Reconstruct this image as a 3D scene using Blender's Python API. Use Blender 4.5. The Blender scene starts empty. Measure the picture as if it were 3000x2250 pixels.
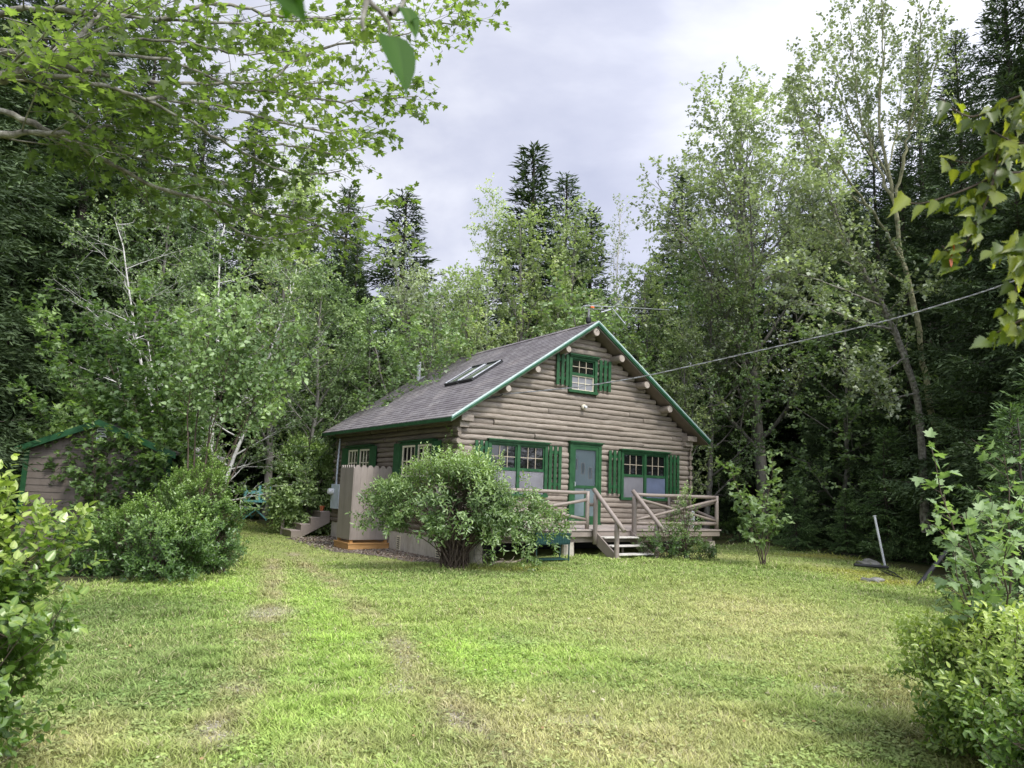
import bpy, bmesh, math, random
import numpy as np
from mathutils import Vector, Matrix
R = random.Random(7)
NR = np.random.default_rng(7)
scene = bpy.context.scene
COL = scene.collection
rad = math.radians

# ---------------------------------------------------------------- camera model
YAW = 0.5752          # heading of the cabin against the camera
FPX = 2164.5          # focal length in photo pixels (3000 wide)
PITCH, ROLL = 0.142, 0.0363
EYE = 1.597
HC = np.array([-8.424, -15.258, -0.77])      # camera foot in cabin coordinates
cyw, syw = math.cos(YAW), math.sin(YAW)
def H(x, y, z):       # cabin coordinates -> world
    a, b = x - HC[0], y - HC[1]
    return Vector((a*cyw - b*syw, a*syw + b*cyw, z + 0.77))
def toH(x, y):        # world -> cabin coordinates
    return x*cyw + y*syw + HC[0], -x*syw + y*cyw + HC[1]
_f = np.array([0, math.cos(PITCH), math.sin(PITCH)]); _r = np.array([1., 0, 0]); _u = np.cross(_r, _f)
RGT = math.cos(ROLL)*_r + math.sin(ROLL)*_u; UPV = -math.sin(ROLL)*_r + math.cos(ROLL)*_u; FWD = _f
def ray(px, py):
    return FWD + RGT*(px-1500)/FPX + UPV*(1125-py)/FPX
def at(px, py, d):    # point seen at a pixel, d metres in front (along world Y)
    v = ray(px, py); v = v*(d/v[1]); return Vector((v[0], v[1], v[2]+EYE))
def xy(px, d):
    p = at(px, 1434, d); return p.x, p.y
def sstep(a, b, x):
    t = np.clip((x-a)/(b-a), 0, 1); return t*t*(3-2*t)
# value noise -------------------------------------------------------
_tab = np.random.default_rng(3).random((256, 256))
def vnoise(x, y, s=1.0, o=0):
    x = np.asarray(x, float)*s + 37.3*o + 1000; y = np.asarray(y, float)*s + 11.7*o + 1000
    xi = np.floor(x).astype(int); yi = np.floor(y).astype(int); fx = x-xi; fy = y-yi
    fx = fx*fx*(3-2*fx); fy = fy*fy*(3-2*fy)
    g = lambda a, b: _tab[a % 256, b % 256]
    return (g(xi, yi)*(1-fx)+g(xi+1, yi)*fx)*(1-fy) + (g(xi, yi+1)*(1-fx)+g(xi+1, yi+1)*fx)*fy
def fbm(x, y, s, o=0, n=4):
    v = 0; a = .5; t = 0
    for i in range(n):
        v = v + a*vnoise(x, y, s*2**i, o+i*5); t += a; a *= .5
    return v/t
def gz(x, y):
    x = np.asarray(x, float); y = np.asarray(y, float)
    hx = x*cyw + y*syw + HC[0]; hy = -x*syw + y*cyw + HC[1]
    t = sstep(-10, -2.5, hy)
    g = t*(.05*sstep(-3, -.5, hx) + .11*sstep(-.5, 2.2, hx)) - .16*sstep(-3., .2, hy)*(1-sstep(-.2, 2., hx))
    g = g + .08*(vnoise(x, y, .22, 2)-.5)*sstep(3, 6, np.abs(hx-3)+np.abs(hy-2))*.8
    far = sstep(24, 60, np.hypot(x, y))
    return g + far*1.2*vnoise(x, y, .05, 9)
def gzf(x, y): return float(gz(x, y))
def gpix(px, py):     # point of the ground seen at a pixel
    v = ray(px, py); z = 0.
    for _ in range(12):
        t = (z-EYE)/v[2]; z = gzf(v[0]*t, v[1]*t)
    return v[0]*t, v[1]*t

# ---------------------------------------------------------------- materials
def newmat(name):
    m = bpy.data.materials.new(name); m.use_nodes = True
    nt = m.node_tree; nt.nodes.clear(); return m, nt.nodes, nt.links
def N(ns, t, **kw):
    n = ns.new(t)
    for k, v in kw.items():
        if k in n.inputs: n.inputs[k].default_value = v
        else: setattr(n, k, v)
    return n
def ramp(ns, stops):
    n = ns.new('ShaderNodeValToRGB'); e = n.color_ramp.elements
    while len(e) < len(stops): e.new(.5)
    for i, (p, c) in enumerate(stops):
        e[i].position = p; e[i].color = (*c, 1) if len(c) == 3 else c
    return n
def mixc(ns, ls, fac, a, b, bt='MIX'):
    n = ns.new('ShaderNodeMix'); n.data_type = 'RGBA'; n.blend_type = bt
    for i, v in ((0, fac), (6, a), (7, b)):
        if hasattr(v, 'is_output'): ls.new(v, n.inputs[i])
        elif i == 0: n.inputs[0].default_value = v
        else: n.inputs[i].default_value = (*v, 1)
    return n.outputs[2]
def coords(ns, ls, scale=(1, 1, 1), kind='Object', rot=(0, 0, 0)):
    t = ns.new('ShaderNodeTexCoord'); m = ns.new('ShaderNodeMapping')
    m.inputs['Scale'].default_value = scale; m.inputs['Rotation'].default_value = rot
    ls.new(t.outputs[kind], m.inputs[0]); return m.outputs[0]
def out(ns, ls, sh):
    o = ns.new('ShaderNodeOutputMaterial'); ls.new(sh, o.inputs[0])
def surf(name, c1, c2=None, c3=None, scale=3., stretch=(1, 1, 1), rough=.6, bump=.15, bscale=30., spec=.4, dirt=0., metal=0., bdist=.01, island=0.):
    m, ns, ls = newmat(name)
    c2 = c2 or tuple(v*.8 for v in c1); c3 = c3 or tuple(min(1, v*1.12) for v in c1)
    v = coords(ns, ls, stretch)
    n1 = N(ns, 'ShaderNodeTexNoise', Scale=scale, Detail=6., Roughness=.6); ls.new(v, n1.inputs['Vector'])
    r = ramp(ns, [(.3, c2), (.5, c1), (.72, c3)]); ls.new(n1.outputs[0], r.inputs[0])
    col = r.outputs[0]
    if dirt:
        n2 = N(ns, 'ShaderNodeTexNoise', Scale=scale*4.3, Detail=8., Roughness=.7); ls.new(v, n2.inputs['Vector'])
        r2 = ramp(ns, [(.5, (0, 0, 0)), (.75, (1, 1, 1))]); ls.new(n2.outputs[0], r2.inputs[0])
        mm = N(ns, 'ShaderNodeMath', operation='MULTIPLY'); ls.new(r2.outputs[0], mm.inputs[0]); mm.inputs[1].default_value = dirt
        col = mixc(ns, ls, mm.outputs[0], col, tuple(x*.35 for x in c2))
    if island:
        gi = ns.new('ShaderNodeNewGeometry'); mi = N(ns, 'ShaderNodeMapRange'); ls.new(gi.outputs['Random Per Island'], mi.inputs[0]); mi.inputs[3].default_value = 1-island; mi.inputs[4].default_value = 1+island*.75
        hs = N(ns, 'ShaderNodeHueSaturation'); ls.new(col, hs.inputs['Color']); ls.new(mi.outputs[0], hs.inputs['Value']); col = hs.outputs[0]
    b = N(ns, 'ShaderNodeBsdfPrincipled', Roughness=rough, Metallic=metal); b.inputs['Specular IOR Level'].default_value = spec
    ls.new(col, b.inputs['Base Color'])
    if bump:
        n3 = N(ns, 'ShaderNodeTexNoise', Scale=bscale, Detail=5.); ls.new(v, n3.inputs['Vector'])
        bm = N(ns, 'ShaderNodeBump', Strength=bump, Distance=bdist); ls.new(n3.outputs[0], bm.inputs['Height']); ls.new(bm.outputs[0], b.inputs['Normal'])
    out(ns, ls, b.outputs[0]); return m
def leafmat(name, dark, mid, lite, trans=.35, rough=.45, spec=.5, tcol=None, gain=1.5):
    m, ns, ls = newmat(name); dark, mid, lite = (tuple(min(.75, v*gain) for v in c) for c in (dark, mid, lite))
    a = N(ns, 'ShaderNodeAttribute', attribute_name='tint')
    r = ramp(ns, [(.0, dark), (.5, mid), (1., lite)]); ls.new(a.outputs['Fac'], r.inputs[0])
    oi = ns.new('ShaderNodeObjectInfo')
    hv = N(ns, 'ShaderNodeHueSaturation'); ls.new(r.outputs[0], hv.inputs['Color'])
    mr = N(ns, 'ShaderNodeMapRange'); ls.new(oi.outputs['Random'], mr.inputs[0]); mr.inputs[3].default_value = .82; mr.inputs[4].default_value = 1.18
    ls.new(mr.outputs[0], hv.inputs['Value'])
    b = N(ns, 'ShaderNodeBsdfPrincipled', Roughness=rough); b.inputs['Specular IOR Level'].default_value = spec
    ls.new(hv.outputs[0], b.inputs['Base Color'])
    if trans:
        t = ns.new('ShaderNodeBsdfTranslucent')
        tc = mixc(ns, ls, 1., hv.outputs[0], tcol or (1.5, 1.7, .7), 'MULTIPLY'); ls.new(tc, t.inputs[0])
        x = N(ns, 'ShaderNodeMixShader', Fac=trans); ls.new(b.outputs[0], x.inputs[1]); ls.new(t.outputs[0], x.inputs[2])
        out(ns, ls, x.outputs[0])
    else: out(ns, ls, b.outputs[0])
    return m

M = {}
M['shed'] = surf('shaded_shed_paint', (.14, .118, .098), (.12, .10, .083), (.165, .14, .118), scale=1.6, rough=.6, bump=.1, dirt=.4)  # taupe darkened: shade over the shed is put into the colour
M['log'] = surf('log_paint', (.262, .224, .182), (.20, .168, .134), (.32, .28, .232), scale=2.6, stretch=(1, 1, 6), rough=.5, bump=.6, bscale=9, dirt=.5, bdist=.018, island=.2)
M['log_dim'] = surf('log_paint_shaded', (.19, .157, .124), (.14, .114, .09), (.23, .195, .158), scale=2.4, stretch=(1, 1, 6), rough=.6, bump=.6, bscale=9, dirt=.6, bdist=.018, island=.2)  # darker copy of the log paint, wall shade put into the colour
M['log_end'] = surf('log_end_grain', (.36, .31, .26), (.27, .23, .19), (.45, .4, .34), scale=9, rough=.7, bump=.3)
M['taupe'] = surf('taupe_paint', (.25, .21, .18), (.22, .185, .155), (.275, .235, .2), scale=1.6, rough=.5, bump=.12, bscale=60, dirt=.25)
M['shower'] = surf('shower_paint', (.27, .235, .205), (.235, .203, .178), (.30, .262, .232), scale=2.2, stretch=(1, 1, .35), rough=.5, bump=.12, bscale=40, dirt=.3, island=.1)
M['soffit'] = surf('soffit_paint', (.16, .13, .105), rough=.6, bump=.1)
M['green'] = surf('green_paint', (.020, .080, .030), (.013, .058, .022), (.035, .11, .045), scale=7, rough=.5, bump=.15, bscale=50, dirt=.5, spec=.3)
M['trim_edge'] = surf('weathered_green_trim', (.10, .25, .19), (.05, .18, .12), (.22, .36, .3), scale=4, rough=.4, bump=.1)
M['drip'] = surf('white_drip_edge', (.5, .6, .57), rough=.4, bump=.05)
M['cream'] = surf('cream_paint', (.66, .61, .47), (.58, .53, .4), (.7, .66, .53), scale=5, rough=.5, bump=.05)
M['tan'] = surf('tan_muntin', (.4, .35, .26), rough=.5, bump=.05)
M['skirt'] = surf('skirt_boards', (.43, .395, .33), (.35, .315, .26), (.5, .46, .39), scale=2.4, stretch=(1, 1, .6), rough=.65, bump=.15, dirt=.35)
M['treads'] = surf('weathered_white_tread', (.52, .5, .45), (.4, .37, .32), (.64, .62, .57), scale=5, rough=.7, bump=.2, dirt=.4)
M['deckboard'] = surf('deck_boards', (.33, .28, .25), (.25, .21, .185), (.42, .37, .33), scale=4, rough=.65, bump=.2, dirt=.3)
M['newwood'] = surf('new_timber', (.45, .25, .09), (.36, .19, .065), (.55, .33, .14), scale=3, stretch=(1, 1, 8), rough=.65, bump=.2)
M['concrete'] = surf('pier_concrete', (.36, .33, .27), (.25, .22, .17), (.48, .45, .38), scale=4, rough=.85, bump=.35, dirt=.4)
M['steel'] = surf('galvanised', (.55, .57, .6), (.45, .47, .5), (.65, .67, .7), scale=8, rough=.45, bump=.05, metal=.2)
M['alu'] = surf('aluminium_rod', (.6, .62, .63), rough=.3, metal=.7, bump=0)
M['white'] = surf('white_plastic', (.7, .71, .72), rough=.4, bump=.03)
M['boxgrey'] = surf('meter_grey', (.5, .55, .62), rough=.4, bump=.03)
M['pvc'] = surf('pvc_pipe', (.6, .6, .68), rough=.4, bump=0)
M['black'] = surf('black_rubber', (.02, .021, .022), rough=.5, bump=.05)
M['wire'] = surf('cable_grey', (.2, .2, .2), (.12, .12, .12), (.32, .32, .32), scale=20, rough=.5, bump=0)
M['darkgreen'] = surf('planter_paint', (.012, .05, .045), rough=.4, bump=.1)
M['teal'] = surf('teal_paint', (.24, .58, .55), (.17, .48, .46), (.34, .68, .64), scale=4, rough=.5, bump=.1, dirt=.3)
M['orange'] = surf('orange_plastic', (.8, .18, .05), rough=.4, bump=0)
M['terracotta'] = surf('terracotta', (.5, .16, .07), rough=.7, bump=.1)
M['rock'] = surf('grey_rock', (.17, .168, .15), (.09, .095, .07), (.28, .275, .255), scale=5, rough=.9, bump=.6, bscale=14, dirt=.5)
M['driftwood'] = surf('driftwood', (.42, .35, .27), (.3, .24, .18), rough=.8, bump=.3)
M['barkgrey'] = surf('grey_bark', (.16, .15, .13), (.08, .074, .062), (.28, .27, .24), scale=5, stretch=(1, 1, .35), rough=.9, bump=.8, bscale=16, bdist=.03)
M['barkdark'] = surf('spruce_bark', (.055, .045, .037), (.03, .025, .02), (.11, .1, .085), scale=5, stretch=(1, 1, .5), rough=.95, bump=.6, bscale=20, bdist=.02)
M['barklichen'] = surf('lichen_bark', (.24, .235, .13), (.10, .10, .06), (.37, .37, .23), scale=9, rough=.95, bump=.8, bscale=30, bdist=.02)
M['barklimb'] = surf('lichen_limb', (.17, .16, .13), (.055, .05, .04), (.34, .34, .29), scale=14, rough=.95, bump=.8, bscale=40, bdist=.01)
M['birch'] = surf('birch_bark', (.55, .54, .5), (.3, .28, .25), (.68, .67, .64), scale=4, stretch=(1, 1, 3), rough=.7, bump=.2, dirt=.5)
M['twig'] = surf('twig_bark', (.075, .055, .04), (.045, .033, .024), (.13, .1, .08), scale=9, rough=.9, bump=.3)
M['leaf_maple'] = leafmat('leaf_maple', (.05, .075, .026), (.11, .15, .05), (.22, .27, .095), .62, tcol=(1.3, 1.5, .6), gain=1.18)
M['leaf_shade'] = leafmat('leaf_shade', (.045, .08, .03), (.11, .17, .06), (.24, .32, .11), .4, gain=1.7)
M['leaf_young'] = leafmat('leaf_young', (.06, .10, .04), (.14, .20, .085), (.27, .34, .17), .35, gain=1.35)
M['leaf_mid'] = leafmat('leaf_mid', (.045, .072, .03), (.105, .150, .062), (.24, .30, .14), .3, gain=2.0)
M['leaf_pale'] = leafmat('leaf_pale', (.085, .108, .055), (.19, .23, .115), (.35, .385, .22), .35, gain=2.1)
M['leaf_sage'] = leafmat('leaf_sage', (.075, .09, .06), (.165, .190, .122), (.32, .35, .245), .3, gain=2.05)
M['leaf_shrub'] = leafmat('leaf_shrub', (.026, .06, .016), (.068, .13, .03), (.19, .28, .07), .25, rough=.35, spec=.6, gain=1.05)
M['leaf_bright'] = leafmat('leaf_bright', (.032, .07, .014), (.10, .17, .032), (.34, .40, .11), .3, rough=.32, spec=.6, gain=1.2)
M['leaf_weigela'] = leafmat('leaf_weigela', (.028, .055, .02), (.085, .14, .048), (.28, .37, .15), .28, rough=.35, spec=.6, gain=1.4)
M['leaf_near'] = leafmat('leaf_near', (.04, .07, .014), (.11, .155, .022), (.26, .30, .055), .55, rough=.35, tcol=(1.6, 1.5, .45), gain=1.15)
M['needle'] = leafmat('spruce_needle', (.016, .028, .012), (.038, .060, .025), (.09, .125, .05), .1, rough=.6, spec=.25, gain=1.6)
M['needle_lit'] = leafmat('spruce_needle_lit', (.022, .045, .018), (.055, .09, .032), (.13, .19, .065), .15, rough=.6, spec=.25, gain=1.7)  # brighter copy of the needle material, sunlight put into the colour
M['rust_leaf'] = leafmat('rust_leaf', (.25, .05, .01), (.4, .1, .02), (.5, .2, .05), .3)
M['petal'] = leafmat('petal', (.5, .05, .05), (.7, .3, .3), (.85, .8, .8), .3)

def glassmat(name, col, rough=.03, spec=.8):
    m, ns, ls = newmat(name)
    v = coords(ns, ls); n = N(ns, 'ShaderNodeTexNoise', Scale=2.2, Detail=2.); ls.new(v, n.inputs['Vector'])
    c = mixc(ns, ls, n.outputs[0], tuple(x*.5 for x in col), tuple(x*1.5 for x in col))
    b = N(ns, 'ShaderNodeBsdfPrincipled', Roughness=rough); ls.new(c, b.inputs['Base Color']); b.inputs['Specular IOR Level'].default_value = spec
    bm = N(ns, 'ShaderNodeBump', Strength=.06, Distance=.02); ls.new(n.outputs[0], bm.inputs['Height']); ls.new(bm.outputs[0], b.inputs['Normal'])
    out(ns, ls, b.outputs[0]); return m
M['glass'] = glassmat('dark_window_glass', (.008, .009, .009))
M['screen'] = glassmat('insect_screen_grey', (.22, .225, .24), .4, .3)
M['screenblue'] = glassmat('insect_screen_blue', (.09, .12, .2), .35, .4)
M['skyglass'] = glassmat('skylight_glass', (.09, .1, .095), .12, .8)

def doormat():
    m, ns, ls = newmat('blue_grey_plank_door')
    v = coords(ns, ls); w = N(ns, 'ShaderNodeTexWave', Scale=3.4, Distortion=0.); w.bands_direction = 'X'; ls.new(v, w.inputs['Vector'])
    r = ramp(ns, [(0, (.035, .06, .068)), (.12, (.055, .09, .10)), (1, (.07, .108, .118))]); ls.new(w.outputs[0], r.inputs[0])
    b = N(ns, 'ShaderNodeBsdfPrincipled', Roughness=.5); ls.new(r.outputs[0], b.inputs['Base Color']); out(ns, ls, b.outputs[0]); return m
M['door'] = doormat()

def roofmat():
    m, ns, ls = newmat('asphalt_shingles')
    t = ns.new('ShaderNodeTexCoord'); s = ns.new('ShaderNodeSeparateXYZ'); ls.new(t.outputs['Object'], s.inputs[0])
    mu = N(ns, 'ShaderNodeMath', operation='MULTIPLY'); ls.new(s.outputs[0], mu.inputs[0]); mu.inputs[1].default_value = 1/math.cos(math.atan(.674))
    c = ns.new('ShaderNodeCombineXYZ'); ls.new(s.outputs[1], c.inputs[0]); ls.new(mu.outputs[0], c.inputs[1])
    br = N(ns, 'ShaderNodeTexBrick', Scale=1.); br.offset = .5; ls.new(c.outputs[0], br.inputs['Vector'])
    for k, v in (('Color1', (.135, .12, .122, 1)), ('Color2', (.215, .2, .2, 1)), ('Mortar', (.05, .045, .045, 1)), ('Mortar Size', .006), ('Bias', 0.), ('Brick Width', .3), ('Row Height', .14)): br.inputs[k].default_value = v
    n = N(ns, 'ShaderNodeTexNoise', Scale=.9, Detail=6., Roughness=.65); ls.new(t.outputs['Object'], n.inputs['Vector'])
    r = ramp(ns, [(.3, (.75, .72, .76)), (.5, (1, 1, 1)), (.75, (1.55, 1.5, 1.4))]); ls.new(n.outputs[0], r.inputs[0])
    col = mixc(ns, ls, .85, br.outputs[0], r.outputs[0], 'MULTIPLY')
    g = N(ns, 'ShaderNodeTexNoise', Scale=70., Detail=3.); ls.new(t.outputs['Object'], g.inputs['Vector'])
    r2 = ramp(ns, [(.3, (.7, .7, .7)), (.7, (1.35, 1.35, 1.35))]); ls.new(g.outputs[0], r2.inputs[0])
    col = mixc(ns, ls, .8, col, r2.outputs[0], 'MULTIPLY')
    b = N(ns, 'ShaderNodeBsdfPrincipled', Roughness=.85); ls.new(col, b.inputs['Base Color'])
    bm = N(ns, 'ShaderNodeBump', Strength=.5, Distance=.006); ls.new(g.outputs[0], bm.inputs['Height']); ls.new(bm.outputs[0], b.inputs['Normal'])
    out(ns, ls, b.outputs[0]); return m
M['roof'] = roofmat()

def attrmat(name, attr, nscale, rough=.9, lo=.7, hi=1.3, bump=.4, trans=0., spec=.2):
    m, ns, ls = newmat(name)
    a = N(ns, 'ShaderNodeAttribute', attribute_name=attr)
    col = a.outputs['Color']
    if nscale:
        v = coords(ns, ls); n = N(ns, 'ShaderNodeTexNoise', Scale=nscale, Detail=8., Roughness=.75); ls.new(v, n.inputs['Vector'])
        r = ramp(ns, [(.3, (lo,)*3), (.7, (hi,)*3)]); ls.new(n.outputs[0], r.inputs[0])
        col = mixc(ns, ls, 1., col, r.outputs[0], 'MULTIPLY')
    b = N(ns, 'ShaderNodeBsdfPrincipled', Roughness=rough); ls.new(col, b.inputs['Base Color']); b.inputs['Specular IOR Level'].default_value = spec
    if bump and nscale:
        bm = N(ns, 'ShaderNodeBump', Strength=bump, Distance=.03); ls.new(n.outputs[0], bm.inputs['Height']); ls.new(bm.outputs[0], b.inputs['Normal'])
    if trans:
        t = ns.new('ShaderNodeBsdfTranslucent'); ls.new(col, t.inputs[0])
        x = N(ns, 'ShaderNodeMixShader', Fac=trans); ls.new(b.outputs[0], x.inputs[1]); ls.new(t.outputs[0], x.inputs[2]); out(ns, ls, x.outputs[0])
    else: out(ns, ls, b.outputs[0])
    return m
M['ground'] = attrmat('ground_cover', 'gcol', 9., lo=.6, hi=1.35)
M['blade'] = attrmat('grass_blade', 'gcol', 0, rough=.55, trans=.3, spec=.25)
M['gravel'] = surf('bark_and_gravel', (.2, .165, .13), (.08, .062, .048), (.38, .34, .3), scale=26, rough=.95, bump=.9, bscale=60, bdist=.03)

# ---------------------------------------------------------------- object helpers
def link(o, parent=None):
    COL.objects.link(o)
    if parent: o.parent = parent
    return o
def tag(o, label=None, cat=None, group=None, kind=None):
    if label: o['label'] = label
    if cat: o['category'] = cat
    if group: o['group'] = group
    if kind: o['kind'] = kind
    return o
def empty(name, loc, rz=0, **kw):
    o = bpy.data.objects.new(name, None); o.location = loc; o.rotation_euler = (0, 0, rz); o.empty_display_size = .2
    link(o); return tag(o, **kw)
def hempty(name, x, y, z, **kw):
    return empty(name, H(x, y, z), YAW, **kw)
class MB:
    def __init__(s): s.v = []; s.f = []
    def add(s, vs, fs):
        k = len(s.v); s.v += [tuple(p) for p in vs]; s.f += [tuple(i+k for i in f) for f in fs]; return s
    def box(s, x0, x1, y0, y1, z0, z1, T=None):
        vs = [(x, y, z) for z in (z0, z1) for y in (y0, y1) for x in (x0, x1)]
        if T: vs = [T(*p) for p in vs]
        return s.add(vs, [(0, 2, 3, 1), (4, 5, 7, 6), (0, 1, 5, 4), (2, 6, 7, 3), (0, 4, 6, 2), (1, 3, 7, 5)])
    def beam(s, a, b, w, h, up=(0, 0, 1)):
        a = Vector(a); b = Vector(b); d = (b-a).normalized(); sd = d.cross(Vector(up)).normalized(); u = sd.cross(d)
        vs = [p + sd*i*w/2 + u*j*h/2 for p in (a, b) for i, j in ((-1, -1), (1, -1), (1, 1), (-1, 1))]
        return s.add(vs, [(0, 3, 2, 1), (4, 5, 6, 7), (0, 1, 5, 4), (1, 2, 6, 5), (2, 3, 7, 6), (3, 0, 4, 7)])
    def tube(s, pts, rs, n=8, cap=True):
        pts = [Vector(p) for p in pts]
        if not hasattr(rs, '__len__'): rs = [rs]*len(pts)
        k = len(s.v); u = None
        for i, p in enumerate(pts):
            d = (pts[min(i+1, len(pts)-1)] - pts[max(i-1, 0)]).normalized()
            if u is None: u = d.orthogonal().normalized()
            u = (u - d*u.dot(d)); u = u.normalized() if u.length > 1e-6 else d.orthogonal().normalized()
            w = d.cross(u)
            for j in range(n):
                a = 2*math.pi*j/n; s.v.append(tuple(p + (u*math.cos(a)+w*math.sin(a))*rs[i]))
        for i in range(len(pts)-1):
            for j in range(n):
                s.f.append((k+i*n+j, k+i*n+(j+1) % n, k+(i+1)*n+(j+1) % n, k+(i+1)*n+j))
        if cap:
            s.f.append(tuple(k+j for j in reversed(range(n)))); e = k+(len(pts)-1)*n; s.f.append(tuple(e+j for j in range(n)))
        return s
    def build(s, name, mat, parent=None, off=(0, 0, 0), smooth=False, bevel=0, fix=True):
        me = bpy.data.meshes.new(name)
        me.from_pydata([(a-off[0], b-off[1], c-off[2]) for a, b, c in s.v], [], s.f)
        if fix:
            bm = bmesh.new(); bm.from_mesh(me); bmesh.ops.recalc_face_normals(bm, faces=bm.faces); bm.to_mesh(me); bm.free()
        me.materials.append(M[mat])
        if smooth: me.polygons.foreach_set('use_smooth', [True]*len(me.polygons))
        o = bpy.data.objects.new(name, me); link(o, parent)
        if bevel:
            b = o.modifiers.new('bevel', 'BEVEL'); b.width = bevel; b.segments = 2; b.limit_method = 'ANGLE'
        return o
def npmesh(name, V, faces_flat, sizes, mat, parent=None, attrs=None, smooth=False):
    me = bpy.data.meshes.new(name)
    V = np.ascontiguousarray(V, dtype=np.float32); me.vertices.add(len(V)); me.vertices.foreach_set('co', V.ravel())
    fl = np.ascontiguousarray(faces_flat, dtype=np.int32).ravel(); me.loops.add(len(fl)); me.loops.foreach_set('vertex_index', fl)
    sizes = np.asarray(sizes, dtype=np.int32); me.polygons.add(len(sizes))
    st = np.concatenate([[0], np.cumsum(sizes)[:-1]]).astype(np.int32); me.polygons.foreach_set('loop_start', st)
    if smooth: me.polygons.foreach_set('use_smooth', np.ones(len(sizes), bool))
    for k, (typ, data) in (attrs or {}).items():
        a = me.attributes.new(k, typ, 'POINT'); a.data.foreach_set('value' if typ == 'FLOAT' else 'color', np.ascontiguousarray(data, dtype=np.float32).ravel())
    me.materials.append(M[mat]); me.update(calc_edges=True); me.validate() if False else None
    o = bpy.data.objects.new(name, me); link(o, parent); return o

# leaf templates: (verts, faces) with y along the leaf, x across, z normal
def tpl_quad(w=.5): return np.array([(0, 0, 0), (w/2, .45, .06), (0, 1, -.05), (-w/2, .45, .06)], float), [(0, 1, 2, 3)]
def tpl_fold(w=.55, droop=.12):
    return np.array([(0, 0, 0), (0, .5, -.02), (0, 1, -droop), (w*.42, .22, .07), (w*.5, .55, .07), (w*.22, .85, -droop*.4),
                     (-w*.42, .22, .07), (-w*.5, .55, .07), (-w*.22, .85, -droop*.4)], float), [(0, 3, 4, 5, 2, 1), (0, 1, 2, 8, 7, 6)]
def tpl_maple():
    h = [(0, 0), (.14, -.02), (.42, .02), (.30, .17), (.60, .38), (.38, .42), (.42, .55), (.17, .52), (.16, .74), (0, 1.0)]
    r = [(x, y) for x, y in h]
    P = r + [(-x, y) for x, y in reversed(h[1:-1])]
    V = [(x, y, .10*abs(x) - .12*y*y) for x, y in P] + [(0, .42, -.03)]
    n = len(P); c = n
    return np.array(V, float), [tuple(list(range(0, 10)) + [c]), tuple([0, c] + list(range(9, n)))]
def tpl_ovate(w=.72):
    h = [(0, 0), (.5, .04), (.85, .14), (1, .3), (.93, .5), (.7, .7), (.38, .86), (.1, .96), (0, 1.04)]
    right = [(x*w/2, y) for x, y in h]
    V = [(0, 0, 0), (0, .35, -.0), (0, .7, -.05), (0, 1.04, -.16)] + [(x, y, .16*x+.0 - .13*y*y) for x, y in right[1:-1]] + [(-x, y, .16*x - .13*y*y) for x, y in right[1:-1]]
    a = list(range(4, 11)); b = list(range(11, 18))
    return np.array(V, float), [tuple([0]+a+[3, 2, 1]), tuple([0, 1, 2, 3]+b[::-1])]
def tpl_serrated(w=.66):
    ys = np.linspace(0, 1, 15)[1:-1]; half = np.interp(ys, [0, .06, .18, .32, .5, .7, .88, 1], [0, .66, .98, 1, .84, .5, .2, 0])*w/2; tooth = np.where(np.arange(13) % 2 == 0, 1.0, .76); half = half*tooth
    mid = [(0, y, -.03*y-.14*y*y) for y in (0, .33, .66, 1.05)]; a = [(h, y+.02*(i % 2 == 0), .2*h-.14*y*y+.025*math.sin(i*1.7)) for i, (h, y) in enumerate(zip(half, ys))]; b = [(-h, y+.02*(i % 2 == 0), .2*h-.14*y*y+.025*math.sin(i*2.1)) for i, (h, y) in enumerate(zip(half, ys))]
    A = list(range(4, 17)); B = list(range(17, 30)); return np.array(mid+a+b, float), [tuple([0]+A+[3, 2, 1]), tuple([0, 1, 2, 3]+B[::-1])]
T_SER = tpl_serrated()
T_QUAD, T_FOLD, T_MAPLE, T_OV = tpl_quad(), tpl_fold(), tpl_maple(), tpl_ovate()
T_NARROW = tpl_fold(.42, .16); T_WIDE = tpl_fold(.8, .1); T_STAR = tpl_quad(.8)
def norm(a): return a/np.maximum(np.linalg.norm(a, axis=1, keepdims=True), 1e-9)
def leaves(name, tpl, P, D, Nn, S, tint, mat, parent):
    P = np.asarray(P, float); D = norm(np.asarray(D, float)); Nn = np.asarray(Nn, float); S = np.asarray(S, float); tint = np.asarray(tint, float)
    X = norm(np.cross(D, Nn)); Z = np.cross(X, D)
    V, F = tpl; n, k = len(P), len(V); lr = np.random.default_rng(n); X = X*(.78+.36*lr.random((n, 1))); Z = Z*(.2+2.2*lr.random((n, 1)))
    vt = np.where((np.abs(V[:, 0]) < .01) & (k > 5), .12, -.04)
    W = P[:, None, :] + S[:, None, None]*(V[None, :, 0, None]*X[:, None, :] + V[None, :, 1, None]*D[:, None, :] + V[None, :, 2, None]*Z[:, None, :])
    fl = np.concatenate([np.array(f) for f in F]); sz = np.array([len(f) for f in F])
    ff = (np.arange(n)[:, None]*k + fl[None, :]).ravel(); ss = np.tile(sz, n)
    return npmesh(name, W.reshape(-1, 3), ff, ss, mat, parent, {'tint': ('FLOAT', np.clip(np.repeat(tint, k)+np.tile(vt, n), 0, 1))})

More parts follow.
